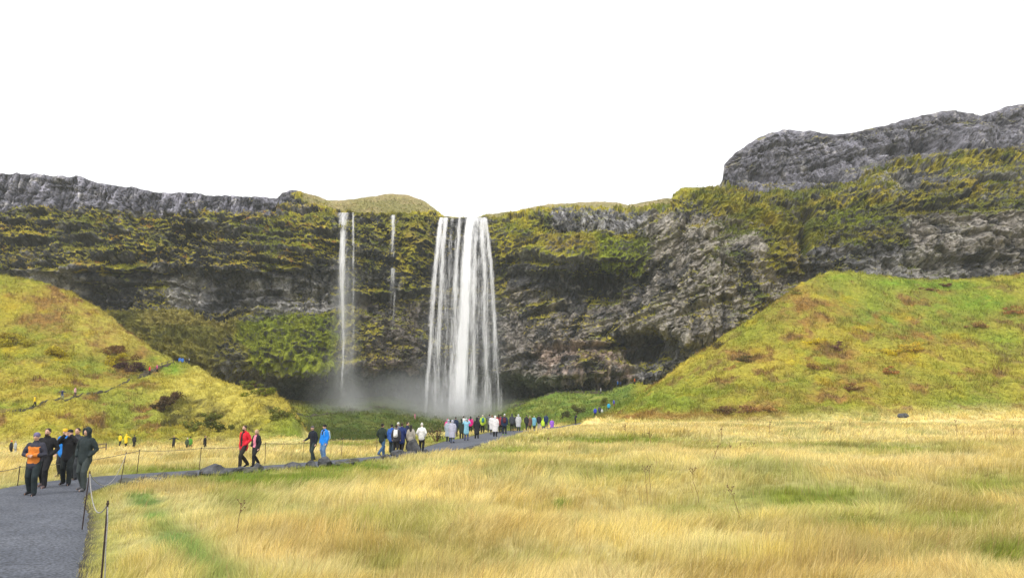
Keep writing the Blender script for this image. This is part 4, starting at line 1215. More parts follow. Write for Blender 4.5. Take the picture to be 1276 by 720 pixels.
    if top == 'poncho':
        zb = .42
        for_ = [(.25, .20, zb), (.245, .20, .70), (.235, .19, .98), (.225, .165, 1.22), (.205, .14, 1.38), (.11, .10, 1.49)]
        rings = []
        for (rx, ry, zz) in for_:
            th_ = np.arange(28) * 2 * math.pi / 28
            fd = 1 + .09 * np.sin(th_ * 7 + zz * 3 + u) * (1.5 - zz) + .05 * np.sin(th_ * 11 + u * 2) * (1.5 - zz)
            c0 = L_((0, 0, zz))
            rings.append(np.stack([c0[0] + np.cos(th_) * rx * s * fd, c0[1] + np.sin(th_) * ry * s * fd, np.full(28, c0[2])], 1))
        j_.loft(rings)
    else:
        zb = {'jacket': .82, 'long': .62, 'coat': .45}[top]
        pts = [(0, .0, zb), (0, .005, (zb + 1.0) / 2), (0, .008, 1.02), (0, .0, 1.16), (0, -.0, 1.29), (0, .0, 1.39), (0, .01, 1.465)]
        fl = .025 if top != 'jacket' else 0
        rr_ = [(.200 + fl, .155 + fl), (.198 + fl * .6, .155 + fl * .5), (.190, .150), (.190 * cx, .148), (.202 * cx, .152), (.192 * cx, .128), (.092, .088)]
        if female and top == 'jacket': rr_[2] = (.155, .125)
        j_.tube([L_(p) for p in pts], [(a * s, c * s) for a, c in rr_], 16)
    for (sh, el, wr), sd in zip(armsP, (-1, 1)):
        kk = 1.15 if top == 'poncho' else 1.0
        j_.tube([sh + J((-.02 * sd, 0, -.01)), (sh + el) / 2, el, (el + wr) / 2, wr], [.082 * s * kk, .078 * s * kk, .070 * s * kk, .064 * s * kk, .052 * s * kk], 10)
    if hood == 'down' or (not hood and top != 'poncho'):
        j_.tube([L_((-.07, .0, 1.475)), L_((-.05, .075, 1.47)), L_((.05, .075, 1.47)), L_((.07, .0, 1.475))], [.034 * s] * 4, 8)   # collar / folded hood
        j_.tube([L_((0, .012, 1.43)), L_((0, .005, 1.50))], [.082 * s, .074 * s], 12)
    mj = cm(jacket, 'poncho' if top == 'poncho' else ('puffer' if top == 'puffer' else 'cloth'))
    if front:
        mj = simple_mat('two_tone_clothing', jacket, .8, .18, 9, .3, spec=.2, bumpscale=14, front=(front[0], front[1] * s, front[2] * s, front[3] * s))
    jo = child({'poncho': 'poncho', 'coat': 'coat', 'long': 'coat'}.get(top, 'jacket'), j_, mj, fold * 1.1, vox)
    hdir = J((0, .02, .012))
    if hood is True:
        o_ = MB()
        o_.tube([L_((0, .03, 1.44)), L_((0, .03, 1.53))], [.10 * s, .098 * s], 12)
        o_.ell(hc + J((0, .028, .02)), (.104 * s, .118 * s, .138 * s), 14, 10)
        # brim standing forward round the face
        o_.tube([hc + J((-.078, -.062, -.06)), hc + J((-.086, -.06, .04)), hc + J((-.05, -.075, .112)), hc + J((.05, -.075, .112)), hc + J((.086, -.06, .04)), hc + J((.078, -.062, -.06))], [.022 * s] * 6, 6)
        child('hood', o_, cm(jacket, 'poncho' if top == 'poncho' else 'cloth'), .006, vox)
    elif hat is not None:
        o_ = MB()
        if hat in ('cap',):
            o_.ell(hc + J((0, .008, .052)), (.086 * s, .104 * s, .078 * s), 14, 8)
            o_.tube([hc + J((-.04, -.10, .045)), hc + J((0, -.155, .038)), hc + J((.04, -.10, .045))], [(.02 * s, .012 * s)] * 3, 6)
        else:
            o_.ell(hc + J((0, .01, .05)), (.088 * s, .106 * s, .088 * s), 14, 9)
            o_.tube([hc + J((0, .006, .028)), hc + J((0, .006, .052))], [(.088 * s, .106 * s)] * 2, 14)
            if hat == 'bobble': o_.ell(hc + J((0, .01, .15)), (.034 * s,) * 3, 8, 6)
        child('cap' if hat == 'cap' else 'beanie', o_, cm(hatcol or BLACK), .004, vox)
        if longhair:
            o_ = MB(); o_.tube([hc + J((0, .055, .0)), L_((0, .095, 1.48)), L_((0, .115, 1.36))], [(.085 * s, .05 * s), (.088 * s, .04 * s), (.065 * s, .028 * s)], 10)
            child('hair', o_, cm(hair, 'hair'), .008, vox)
    else:
        o_ = MB()
        o_.ell(hc + J((0, .018, .032)), (.084 * s, .096 * s, .102 * s), 14, 9)
        if longhair:
            o_.tube([hc + J((0, .05, .02)), L_((0, .09, 1.50)), L_((0, .115, 1.36)), L_((0, .12, 1.28))], [(.085 * s, .055 * s), (.095 * s, .045 * s), (.08 * s, .035 * s), (.05 * s, .022 * s)], 10)
        child('hair', o_, cm(hair, 'hair'), .008, vox)
    if beard:
        o_ = MB(); o_.ell(hc + J((0, -.052, -.072)), (.060 * s, .050 * s, .050 * s), 10, 8)
        child('beard', o_, cm(hair, 'hair'), .006, vox)
    if near:
        for sd in (-1, 1):
            o_ = MB(); o_.ell(hc + J((.029 * sd, -.083, .018)), (.014 * s, .010 * s, .007 * s), 8, 6); child('eye', o_, M_EYE)
    if pack:
        o_ = MB()
        o_.tube([L_((0, .20, 1.06)), L_((0, .215, 1.20)), L_((0, .20, 1.40))], [(.135 * s, .085 * s), (.145 * s, .10 * s), (.12 * s, .075 * s)], 14)
        o_.tube([L_((0, .30, 1.08)), L_((0, .30, 1.20))], [(.09 * s, .03 * s), (.09 * s, .03 * s)], 10)
        bp = child('backpack', o_, cm(pack), .01, vox)
        o_ = MB()
        for sd in (-1, 1): o_.tube([L_((.10 * sd, .14, 1.42)), L_((.115 * sd, .02, 1.485)), L_((.12 * sd, -.12, 1.40)), L_((.13 * sd, -.10, 1.20)), L_((.12 * sd, .13, 1.08))], [(.022 * s, .010 * s)] * 5, 6)
        st_ = o_.build('strap', cm(tuple(c * .6 for c in pack)), parent=bp)
    if scarf:
        o_ = MB(); o_.tube([L_((-.06, -.03, 1.49)), L_((0, -.075, 1.48)), L_((.06, -.03, 1.49)), L_((0, .06, 1.50)), L_((-.06, -.03, 1.49))], [.03 * s] * 5, 8)
        child('scarf', o_, cm(scarf), .006, vox)
    return root


W = 'walking along the path towards the viewer'
FG = 'walkers in front on the path'
person(38, 21.0, 1.70, 'walker in orange-fronted jacket and grey-purple beanie, hands joined at the belly, on the dark path', (.045, .046, .065), (.022, .032, .036), 8, .35, ('belly', 'belly'), hat='beanie', hatcol=(.16, .14, .25), front=(ORANGE, .15, .9, 1.36), group=FG, v=618, hair=BHAIR)
person(52.5, 23.2, 1.78, 'bearded person in plain black jacket just behind the orange-fronted walker', BLACK, BLACK, 5, .5, ('down', 'pockets'), hair=BHAIR, beard=True, group=FG, v=610.6, shoes=(.10, .07, .07))
person(81, 24.0, 1.73, 'person in black jacket and cap with both hands raised to the face', (.02, .02, .023), (.028, .034, .036), 12, .3, ('head', 'head'), hat='cap', hatcol=BLACK, group=FG, v=607.5)
person(91, 26.2, 1.75, 'person in dark clothes mostly hidden between the capped and the hooded walker', DGREY, (.04, .045, .05), 0, .3, ('phone', 'phone'), hair=BHAIR, group=FG)
person(76, 27.5, 1.72, 'person in yellow hat and bright blue jacket half hidden behind the capped walker', BLUE, (.03, .03, .035), 0, .2, ('down', 'down'), hat='beanie', hatcol=(.75, .42, .03), group=FG)
person(102, 22.3, 1.80, 'tall hooded person in dark green-black rain jacket, rightmost of the left walkers', (.028, .038, .040), (.050, .062, .062), -10, .35, ('pockets', 'pockets'), hood=True, group=FG, v=610, shoes=(.12, .12, .13))
person(302, 31.6, 1.76, 'bearded man in bright red open jacket over black, walking beside a blond woman', RED, (.03, .026, .022), -28, .85, ('swing', 'pockets'), hair=BHAIR, beard=True, group=FG, v=582.5, front=((.02, .02, .02), .055, .9, 1.5))
person(317.5, 33.0, 1.58, 'blond woman in pink top under dark open jacket beside the man in red', (.022, .022, .026), (.02, .02, .022), -25, .8, ('pockets', 'down'), hair=BLOND, longhair=True, female=True, group=FG, v=581.5, front=((.75, .25, .33), .075, .9, 1.5))
stickman = person(389.5, 37.6, 1.72, 'grey-haired man in navy jacket leaning on a thin walking stick', (.016, .020, .032), (.035, .05, .05), -35, .45, ('stick', 'down'), hat='cap', hatcol=(.10, .09, .09), group=FG, v=573.3, lean=.12)
person(403, 37.2, 1.76, 'person in bright blue jacket and jeans with a pale backpack and black hat', (.015, .22, .72), (.12, .22, .38), -40, .15, ('down', 'down'), hat='beanie', hatcol=BLACK, pack=(.42, .55, .62), group=FG, v=573, front=((.015, .02, .05), .06, 1.25, 1.5))
G2 = 'visitors by the upright boulder'
person(475.5, 41.0, 1.76, 'person in dark green-black jacket and blue jeans striding up the path alone', DGREEN, JEANS, 150, .95, ('pockets', 'pockets'), group=G2, v=566.5, shoes=(.16, .16, .18))
person(487.5, 45.5, 1.74, 'person in blue jacket partly hidden behind the white backpack', (.03, .10, .38), (.03, .045, .06), 170, .4, group=G2, v=562.5)
person(493, 44.4, 1.66, 'black-haired person carrying a big white backpack', (.05, .05, .06), BLACK, 178, .3, pack=(.72, .72, .72), group=G2, v=563.6)
person(500, 46.0, 1.74, 'person in long navy parka with brown fur collar', (.02, .035, .13), BLACK, 165, .35, ('pockets', 'pockets'), top='long', scarf=(.32, .20, .12), hair=BHAIR, group=G2, v=562)
person(495.5, 50.0, 1.80, 'person in white beanie looking over the group from behind', GREY, BLACK, 180, 0, hat='beanie', hatcol=(.6, .6, .58), group=G2)
person(507, 49.0, 1.84, 'tall person in navy jacket turned sideways behind the beige jacket', NAVY, BLACK, 80, 0, ('phone', 'down'), group=G2, hair=BHAIR)
person(511.5, 45.0, 1.62, 'woman with long dark hair in short beige jacket behind the upright boulder', BEIGE, BLACK, 175, .2, longhair=True, female=True, group=G2)
person(525, 46.0, 1.70, 'person in white padded jacket and white beanie right of the boulder', (.72, .71, .68), BLACK, 170, .2, ('pockets', 'pockets'), hat='bobble', hatcol=(.66, .64, .6), group=G2, v=561)
G3 = 'crowd gathered before the waterfall'
person(557.5, 69, 1.62, 'person in magenta with matching hat at the left rim of the crowd', MAGENTA, BLACK, 180, 0, hat='beanie', hatcol=(.6, .06, .14), group=G3)
person(558.5, 57.5, 1.66, 'person in grey-blue poncho close behind the lilac poncho', (.30, .35, .42), (.03, .04, .06), 175, .2, top='poncho', hood=True, group=G3, v=548)
person(563.5, 55.0, 1.64, 'person in pale lilac hooded poncho, nearest of the crowd', LILAC, (.10, .12, .18), 172, .3, top='poncho', hood=True, group=G3, v=552)
person(567.5, 68, 1.78, 'person in navy jacket stretching an arm out to the left', (.02, .03, .07), BLACK, 175, 0, ('down', 'point'), group=G3, v=538)
person(575, 63, 1.64, 'person in long dark green coat beside the light blue jacket', (.03, .045, .035), BLACK, 180, .1, top='long', hood=True, group=G3, v=543.6)
person(577.5, 73, 1.76, 'black-haired person in white jacket seen over the green coat', (.6, .6, .6), BLACK, 180, 0, group=G3)
person(581, 56.5, 1.62, 'person in light blue jacket raising a phone with both hands', LBLUE, (.07, .08, .15), 180, .1, ('raise', 'raise'), top='long', hat='bobble', hatcol=(.35, .45, .5), group=G3, v=551)
person(586.3, 74, 1.62, 'black-haired woman in hot pink jacket', MAGENTA, BLACK, 185, 0, longhair=True, female=True, group=G3, v=537)
person(594, 59, 1.62, 'person in long black hooded coat alone in the middle of the path', (.02, .022, .026), (.02, .02, .02), 180, .15, top='coat', hood=True, group=G3, v=549.5)
person(596.3, 76, 1.60, 'person in dark grey jacket behind the black coat', DGREY, BLACK, 180, 0, group=G3)
person(601.4, 74, 1.72, 'white-haired person in yellow and teal jacket with dark backpack', (.45, .62, .06), BLACK, 190, 0, hair=(.6, .55, .45), pack=(.03, .16, .20), group=G3, v=536.5)
person(609.7, 75, 1.78, 'person in grey jacket and grey trousers left of the white ponchos', (.11, .12, .13), (.06, .07, .08), 175, 0, ('raise', 'raise'), group=G3, v=536.5)
person(613.2, 70, 1.76, 'person in white poncho, left and farther of the white pair', (.62, .61, .62), (.1, .1, .1), 178, 0, top='poncho', hair=(.20, .12, .08), group=G3)
person(617, 63, 1.74, 'person in crumpled white poncho nearest the viewer at the bend', (.68, .66, .66), BLACK, 172, .25, top='poncho', hood=True, group=G3, v=542.5)
person(621.5, 72, 1.76, 'dark-haired person in dull red jacket right of the white ponchos', (.30, .05, .06), BLACK, 180, 0, longhair=True, group=G3)
person(624, 73, 1.72, 'person in dark blue jacket squeezed beside the dull red jacket', (.03, .05, .10), BLACK, 180, 0, group=G3)
person(628.6, 68, 1.86, 'tall person in navy jacket with white beanie and red backpack', (.02, .04, .09), (.025, .03, .04), 178, 0, hat='beanie', hatcol=(.6, .62, .62), pack=(.10, .02, .03), shoes=(.2, .5, .05), group=G3, v=537)
person(638, 76, 1.74, 'person in charcoal hooded jacket right of the red backpack', (.055, .06, .07), BLACK, 180, 0, hood=True, group=G3, v=535)
person(643, 80, 1.70, 'person in black coat beside the charcoal hood', (.02, .022, .025), BLACK, 180, 0, top='long', group=G3)
person(646, 79, 1.72, 'person in pale grey hooded poncho behind the black coat', (.45, .46, .48), DGREY, 180, 0, top='poncho', hood=True, group=G3)
G4 = 'visitors strung along the far path'
person(656, 86, 1.76, 'person in black jacket at the left of the far row, legs apart', (.025, .027, .03), BLACK, 150, .6, group=G4, v=534)
person(660.3, 88, 1.66, 'person in brown coat next to the black jacket', BROWN, BLACK, 170, .3, top='long', hat='beanie', hatcol=(.4, .36, .3), group=G4)
person(665.6, 90, 1.70, 'person in pale blue long jacket in the far row', (.16, .38, .50), BLACK, 160, .3, top='long', hair=BLOND, group=G4, v=533)
person(671.6, 91, 1.76, 'person in black jacket and light grey trousers in the far row', (.02, .02, .03), (.36, .34, .36), 170, .2, group=G4, v=532)
person(677.2, 98, 1.70, 'person in neon yellow hooded jacket behind the navy one', LIME, GREY, 180, 0, hood=True, group=G4)
person(680.5, 93, 1.74, 'person in navy jacket in front of the neon yellow one', (.02, .04, .10), (.04, .05, .07), 175, .1, group=G4, v=532.5)
person(687.8, 102, 1.66, 'person in billowing purple poncho at the right end of the row', PURPLE, (.05, .07, .12), 178, 0, top='poncho', hair=BLOND, group=G4, v=532)
person(717, 128, 1.72, 'person in black bending forward, alone on the far path', (.02, .02, .025), BLACK, 120, .2, ('phone', 'down'), lean=.35, group=G4, v=528.3)
person(741.8, 143, 1.80, 'person in royal blue jacket at the path end below the hill', ROYAL, BLACK, 180, 0, group=G4, v=518)
person(747.2, 143.5, 1.78, 'person in dark grey beside the royal blue jacket', (.06, .06, .09), BLACK, 180, 0, group=G4)
person(750.3, 142, 1.15, 'child in white standing beside the dark grey adult', (.62, .62, .6), (.5, .5, .5), 180, 0, hood=True, group=G4)
person(758.8, 141, 1.75, 'person in cyan jacket rightmost at the path end', (.03, .36, .58), BLACK, 180, 0, group=G4, v=520.5)
G5 = 'visitors on the slope by the fall'
person(765, 150, 1.65, 'person in blue and red climbing at the edge of the right hill', (.07, .08, .35), (.3, .04, .06), 120, .4, group=G5)
for (u, Y, lab, c, hh) in [(664, 202, 'dark figure leftmost on the bank path under the overhang', BLACK, 1.75), (706.7, 197, 'dark figure second on the bank path, below the brown rock', (.02, .03, .03), 1.75), (726, 196, 'dark figure third on the bank path, below the brown rock', (.02, .025, .04), 1.75),
                           (748.8, 191, 'figure in pale clothes on the bank path near the cave', (.42, .42, .45), 1.8), (770, 186, 'figure in blue jacket on the bank path above the others', (.02, .10, .35), 1.75), (773.5, 186, 'figure in navy jacket close beside the blue one on the bank path', (.02, .03, .10), 1.7), (791, 184, 'figure in orange jacket highest on the bank path', (.6, .12, .02), 1.6)]:
    person(u, Y, hh, lab, c, BLACK, 90, .4, group=G5)
person(517, 196, 1.7, 'tiny pink figure in the mist left of the broad fall', (.75, .22, .38), PINK, 90, .2, group=G5)
G6 = 'visitors on the flat below the left hill'
person(12.5, 84, 1.72, 'person in orange hat and black coat at the far left edge', (.025, .025, .03), BLACK, 150, .1, hat='beanie', hatcol=(.8, .16, .02), group=G6, v=559.5)
person(18, 82, 1.50, 'person in light grey jacket beside the orange hat', (.36, .38, .40), (.3, .3, .32), 150, .1, hair=GHAIR, group=G6, v=559)
person(149, 103, 1.60, 'person in yellow jacket, left of the yellow pair', YELLOW, BLACK, 160, .2, group=G6, v=557.5)
person(156.5, 102, 1.72, 'person in wide yellow raincoat, right of the yellow pair', (.80, .58, .02), BLACK, 170, .2, ('out', 'down'), top='long', hood=True, group=G6, v=557.5)
person(166.5, 101, 1.72, 'slim person in black right of the yellow pair', BLACK, BLACK, 170, .1, group=G6, v=558)
person(216, 98, 1.66, 'person in dark clothes with both arms spread', (.02, .022, .025), BLACK, 0, .2, ('out', 'out'), group=G6, v=556.5)
person(232.5, 92, 1.66, 'person in dark green with white hat, left of the green pair', (.05, .07, .04), BLACK, 170, 0, hat='beanie', hatcol=(.6, .6, .58), group=G6, v=557)
person(236.5, 92, 1.66, 'person in bright green jacket, right of the green pair', (.08, .25, .03), BLACK, 170, 0, group=G6, v=557)
person(254.5, 83, 1.78, 'tall person in black seen side-on, alone', (.02, .02, .024), BLACK, 90, .25, group=G6, v=557.5)
G7 = 'hikers on the left hill path'
person(42.5, 114, 1.72, 'hiker in yellow jacket lowest on the hill path', YELLOW, BLACK, 120, .5, group=G7, v=507)
person(77, 118.5, 1.45, 'child in navy with arms spread on the hill path', (.02, .03, .12), (.16, .18, .22), 60, .6, ('out', 'out'), group=G7, v=497)
person(93, 121, 1.62, 'hiker in pale pink jacket on the hill path', (.78, .45, .5), (.10, .06, .07), 90, .3, longhair=True, group=G7, v=494)
person(186, 140, 1.7, 'hiker in red jacket on the wooden stairs', (.7, .03, .06), BLACK, 120, .4, group=G7, v=472)
person(195, 144, 1.7, 'hiker in pink jacket higher on the wooden stairs', (.75, .12, .28), BLACK, 120, .4, group=G7, v=467)
person(223.5, 152, 1.75, 'hiker in blue jacket, left one of the pair on the mound top', (.04, .14, .50), (.05, .08, .2), 180, 0, group=G7, v=456)
person(227, 152, 1.72, 'hiker in blue jacket and navy trousers, right one of the blue pair', (.05, .17, .55), NAVY, 180, 0, group=G7)
person(232, 152, 1.65, 'hiker in black jacket beside the blue pair on the mound top', (.02, .02, .03), BLACK, 180, 0, group=G7)
person(235, 152.5, 1.70, 'hiker in white hat and navy jacket rightmost on the mound top', (.02, .03, .06), BLACK, 120, 0, hat='beanie', hatcol=(.7, .7, .7), group=G7)

# the walking stick in the man's hand
sx_, sy_, sz_ = stickman.location
hx = sx_ - .42; hy = sy_ - .20
b = MB(); b.tube([(-.03, -.02, -.02), (0, 0, .5), (.015, .01, .93)], [.008, .009, .011], 8); 
stk = b.build('walking_stick', M_POST); stk.location = (hx, hy, Ts(hx, hy) + .08)
b = MB(); b.tube([(-.02, -.03, .935), (.04, .04, .945)], [.014, .016], 8); b.build('handle', M_WOOD, parent=stk)
tag(stk, 'thin dark walking stick held by the man in navy jacket', 'walking stick')

# ------------------------------------------------------------------ fences
def world_at(u, v_, Y): x, y, z = P(u, v_, Y); return np.array((x, y, z))


def rope_fence(posts, label, rope_mat, r_rope, sag, extra=None, rr=.011):
    """posts: (u_top, v_top, u_bottom, Y)"""
    tops = []
    first = None
    for (ut, vt, ub, Y) in posts:
        xb = (ub - 638) / F * Y; zb = Ts(xb, Y)
        xb = P(ub, proj(xb, Y, zb)[1], Y)[0]; zb = Ts(xb, Y)
        t_ = world_at(ut, vt, Y)
        tops.append((np.array((xb, Y, zb)), t_))
    root = empty('rope_fence', tuple(tops[0][0]), label, 'fence')
    for bt, tp_ in tops:
        b = MB(); b.tube([bt - (0, 0, .15) - tops[0][0], (bt + tp_) / 2 - tops[0][0], tp_ - tops[0][0]], [rr, rr, rr], 8)
        po = b.build('post', M_POST, parent=root)
        b = MB(); b.ell(tp_ - tops[0][0] - (0, 0, .03), (rr * 1.6, rr * 1.6, .02), 8, 6); b.build('eyelet', M_POST, parent=po)
    for (b0, t0), (b1, t1) in zip(tops[:-1], tops[1:]):
        L0 = t0 - (0, 0, .04); L1 = t1 - (0, 0, .04); n = 14
        pts = [L0 + (L1 - L0) * (i / n) - np.array((0, 0, sag * np.linalg.norm(L1 - L0) * (1 - (2 * i / n - 1) ** 2))) - tops[0][0] for i in range(n + 1)]
        b = MB(); b.tube(pts, [r_rope] * len(pts), 6, caps=False); b.build('rope', rope_mat, parent=root)
    if extra:
        b = MB(); b.tube([np.array(p) - tops[0][0] for p in extra(tops)], [r_rope] * len(extra(tops)), 6, caps=False); b.build('rope', rope_mat, parent=root)
    return root


def ex(tops):
    t0 = tops[0][1] - (0, 0, .05)
    return [t0, t0 + np.array((.035, -.03, -.2)), t0 + np.array((.05, -.05, -.5)), t0 + np.array((.075, -.06, -.8)), t0 + np.array((.085, -.08, -1.25))]


rope_fence([(134.5, 624, 124, 9.6), (112, 587, 101.5, 15.1), (157.5, 563, 149, 24.2)], 'low fence of leaning rusty rods with grey rope along the near path edge', M_ROPE, .008, .055, ex, rr=.012)
rope_fence([(-40, 584, -44, 19.5), (25, 580, 21.5, 24.0), (174, 560, 170.5, 29.4), (251, 557, 248, 31.1), (331, 551, 330, 34.6), (427, 545.5, 425, 40.5), (470, 545, 469.5, 44.5)], 'line of thin rods with a wire along the far side of the path', M_WIRE, .010, .018, rr=.014)

# wooden rail and steps far left
def rail_fence(pts, label, ph=1.0, post_w=.12, every=1, rails=(.95, .5), mat=M_WOOD):
    P3 = []
    for (u, Y) in pts:
        x = (u - 638) / F * Y; P3.append(np.array((x, Y, Ts(x, Y))))
    root = empty('wooden_fence', tuple(P3[0]), label, 'fence')
    for p in P3:
        b = MB(); b.box(p - P3[0] + (0, 0, ph / 2 - .15), (post_w, post_w, ph + .3)); b.build('post', mat, parent=root, smooth=False)
    for r in rails:
        for a_, c_ in zip(P3[:-1], P3[1:]):
            b = MB(); b.tube([a_ - P3[0] + (0, -.02, r * ph), c_ - P3[0] + (0, -.02, r * ph)], [.06, .06], 4, caps=False); b.build('rail', mat, parent=root, smooth=False)
    return root


rail_fence([(56, 96), (74, 96), (92, 96), (110, 96.5), (126, 97), (143, 98)], 'low wooden rail on the flat beyond the left walkers')
rail_fence([(182, 139.5), (189, 141), (196, 143.5), (203, 146), (210, 148.5), (217, 150.5)], 'wooden handrail beside the stairs to the mound top', ph=1.1)
# staircase
A = np.array(P(181, 0, 139)[:2]); B = np.array(P(216, 0, 150)[:2])
A = np.array(((181 - 638) / F * 139.5, 139.5)); B = np.array(((217 - 638) / F * 150.5, 150.5))
za, zb = Ts(*A), Ts(*B)
root = empty('staircase', (A[0], A[1], za), 'dark wooden staircase climbing to the top of the grassy mound', 'staircase')
dirv = (B - A); ln_ = np.linalg.norm(dirv); dirv /= ln_; nn_ = np.array((-dirv[1], dirv[0])); ang = math.atan2(dirv[1], dirv[0])
ns = 26
for i in range(ns):
    f = (i + .5) / ns; p = A + (B - A) * f + nn_ * .7; zz = max(Ts(*p) - za, (zb - za) * f) + .15
    b = MB(); b.box((p[0] - A[0], p[1] - A[1], zz), (.42, 1.1, .16), ang); b.build('step', M_WOOD, parent=root, smooth=False)
for sd in (.15, 1.25):
    b = MB(); b.tube([(nn_[0] * sd, nn_[1] * sd, .0), (B[0] - A[0] + nn_[0] * sd, B[1] - A[1] + nn_[1] * sd, zb - za)], [.10, .10], 4, caps=False); b.build('stringer', M_WOOD, parent=root, smooth=False)

# ------------------------------------------------------------------ boulders
def boulder(u, v_, Y, r, label, mat=M_STONE, seed=0, rz=0.0, tall=False, name='boulder', group='boulders along the near path edge'):
    x, y, _ = P(u, v_, Y); z = Ts(x, y)
    for _ in range(12):
        if group and not tall and path_dist(np.array([x]), np.array([y]))[0] < r[0] * .9 + .15: y -= .12; x -= .12 * x / y
    z = Ts(x, y)
    n, m = 26, 18
    rings = []
    rs = np.random.default_rng(seed)
    off = rs.uniform(0, 50, 3)
    planes = rs.normal(size=(16, 3)); planes /= np.linalg.norm(planes, axis=1)[:, None]
    pd_ = rs.uniform(.58, .98, 16)
    for k in range(1, m):
        ph = math.pi * k / m; th_ = np.arange(n) * 2 * math.pi / n
        V = np.stack([np.cos(th_) * math.sin(ph), np.sin(th_) * math.sin(ph), np.full(n, -math.cos(ph))], 1)
        # cut by random planes so that the stone has facets and edges
        dd = V @ planes.T
        R = np.min(np.where(dd > .05, pd_ / np.maximum(dd, .05), 9), axis=1); R = np.minimum(R, 1.1)
        R = R * (1 + .07 * fbm(V[:, 0] * 2.5 + off[0], V[:, 1] * 2.5 + off[1], V[:, 2] * 2.5 + off[2], o=3))
        V = V * R[:, None]
        if tall: V[:, 0] *= 1 - .42 * np.clip(V[:, 2], 0, 1); V[:, 0] -= .10 * V[:, 2]
        rings.append(V * np.array(r))
    b = MB(); b.loft(rings)
    ob = b.build(name, mat, smooth=False)
    ob.location = (x, y, z + r[2] * (.6 if tall else (.5 if Y > 38 and Y < 60 else .24))); ob.rotation_euler = (0, 0, rz)
    return tag(ob, label, 'boulder', group)


for i, (u, v_, Y, r, lab, mt) in enumerate([
    (163, 604, 24.6, (.42, .3, .16), 'flat mossy stone nearest the bend of the path', M_STONE_MOSS),
    (187, 601, 25.4, (.50, .35, .20), 'low grey stone second from the bend', M_STONE),
    (201, 598, 26.4, (.38, .3, .18), 'small grey stone between two low ones near the bend', M_STONE),
    (235, 597, 27.3, (.45, .3, .20), 'wide dark stone left of the tall pointed roadside boulder', M_STONE),
    (267, 595, 27.9, (.55, .4, .36), 'large pointed dark boulder, biggest at the roadside before the red jacket', M_STONE),
    (286, 590, 28.9, (.30, .25, .22), 'small stone right of the large pointed boulder', M_STONE),
    (302, 591, 29.2, (.36, .28, .22), 'rounded grey stone below the man in red', M_STONE),
    (321, 588, 30.2, (.42, .3, .28), 'blocky grey boulder below the blond woman', M_STONE),
    (338, 585, 31.2, (.26, .24, .15), 'little half-buried stone right of the blocky boulder', M_STONE_MOSS),
    (363, 585.5, 31.8, (.36, .3, .28), 'dark boulder with mossy neighbour left of the walking stick', M_STONE),
    (386, 585, 32.6, (.30, .26, .24), 'squat dark boulder below the walking stick', M_STONE),
    (405.5, 584, 33.0, (.42, .34, .38), 'rounded dark grey boulder below the blue jacket', M_STONE),
    (424, 578, 35.6, (.34, .28, .16), 'flat mossy stone right of the rounded boulder', M_STONE_MOSS),
    (438, 576, 37.0, (.45, .3, .2), 'pale flat stone midway between the two path groups', M_STONE_MOSS),
    (462, 575, 37.8, (.35, .3, .16), 'flat grey stone below the striding person', M_STONE_MOSS),
    (480, 572, 39.5, (.28, .24, .22), 'small dark stone just left of the boulder cluster', M_STONE),
    (496, 570, 41.4, (.55, .4, .28), 'low dark slab leaning at the left foot of the upright boulder', M_STONE),
    (508, 571, 40.8, (.50, .4, .30), 'broad dark stone in front of the upright boulder', M_STONE),
    (529, 564, 43.5, (.34, .3, .26), 'rounded dark stone at the right end of the cluster', M_STONE)]):
    boulder(u, v_, Y, r, lab, mt, seed=100 + i, rz=i * .7)
boulder(515, 568, 41.6, (.44, .36, .62), 'tall upright pointed boulder of the cluster beside the path', M_STONE, seed=77, tall=True)
boulder(1126, 520, 101.5, (.9, .6, .5), 'dark rock at the foot of the right grassy hill', M_STONE, seed=55, group='')

rs_ = np.random.default_rng(5)
for i in range(26):
    q = CLD[rs_.integers(int(len(CLD) * .33), int(len(CLD) * .62))]
    k_ = rs_.uniform(.12, .24)
    xx, yy = q[0] + (q[2] + rs_.uniform(.25, .7)) * .8, q[1] - (q[2] + rs_.uniform(.1, .6)) * .7
    ob = boulder(638 + F * xx / yy, 590, yy, (k_ * 1.4, k_, k_ * .75), 'small half-buried stone in the grassy verge along the near path edge', M_STONE_MOSS if i % 3 else M_STONE, seed=400 + i, rz=i, name='stone', group='small stones along the near path edge')

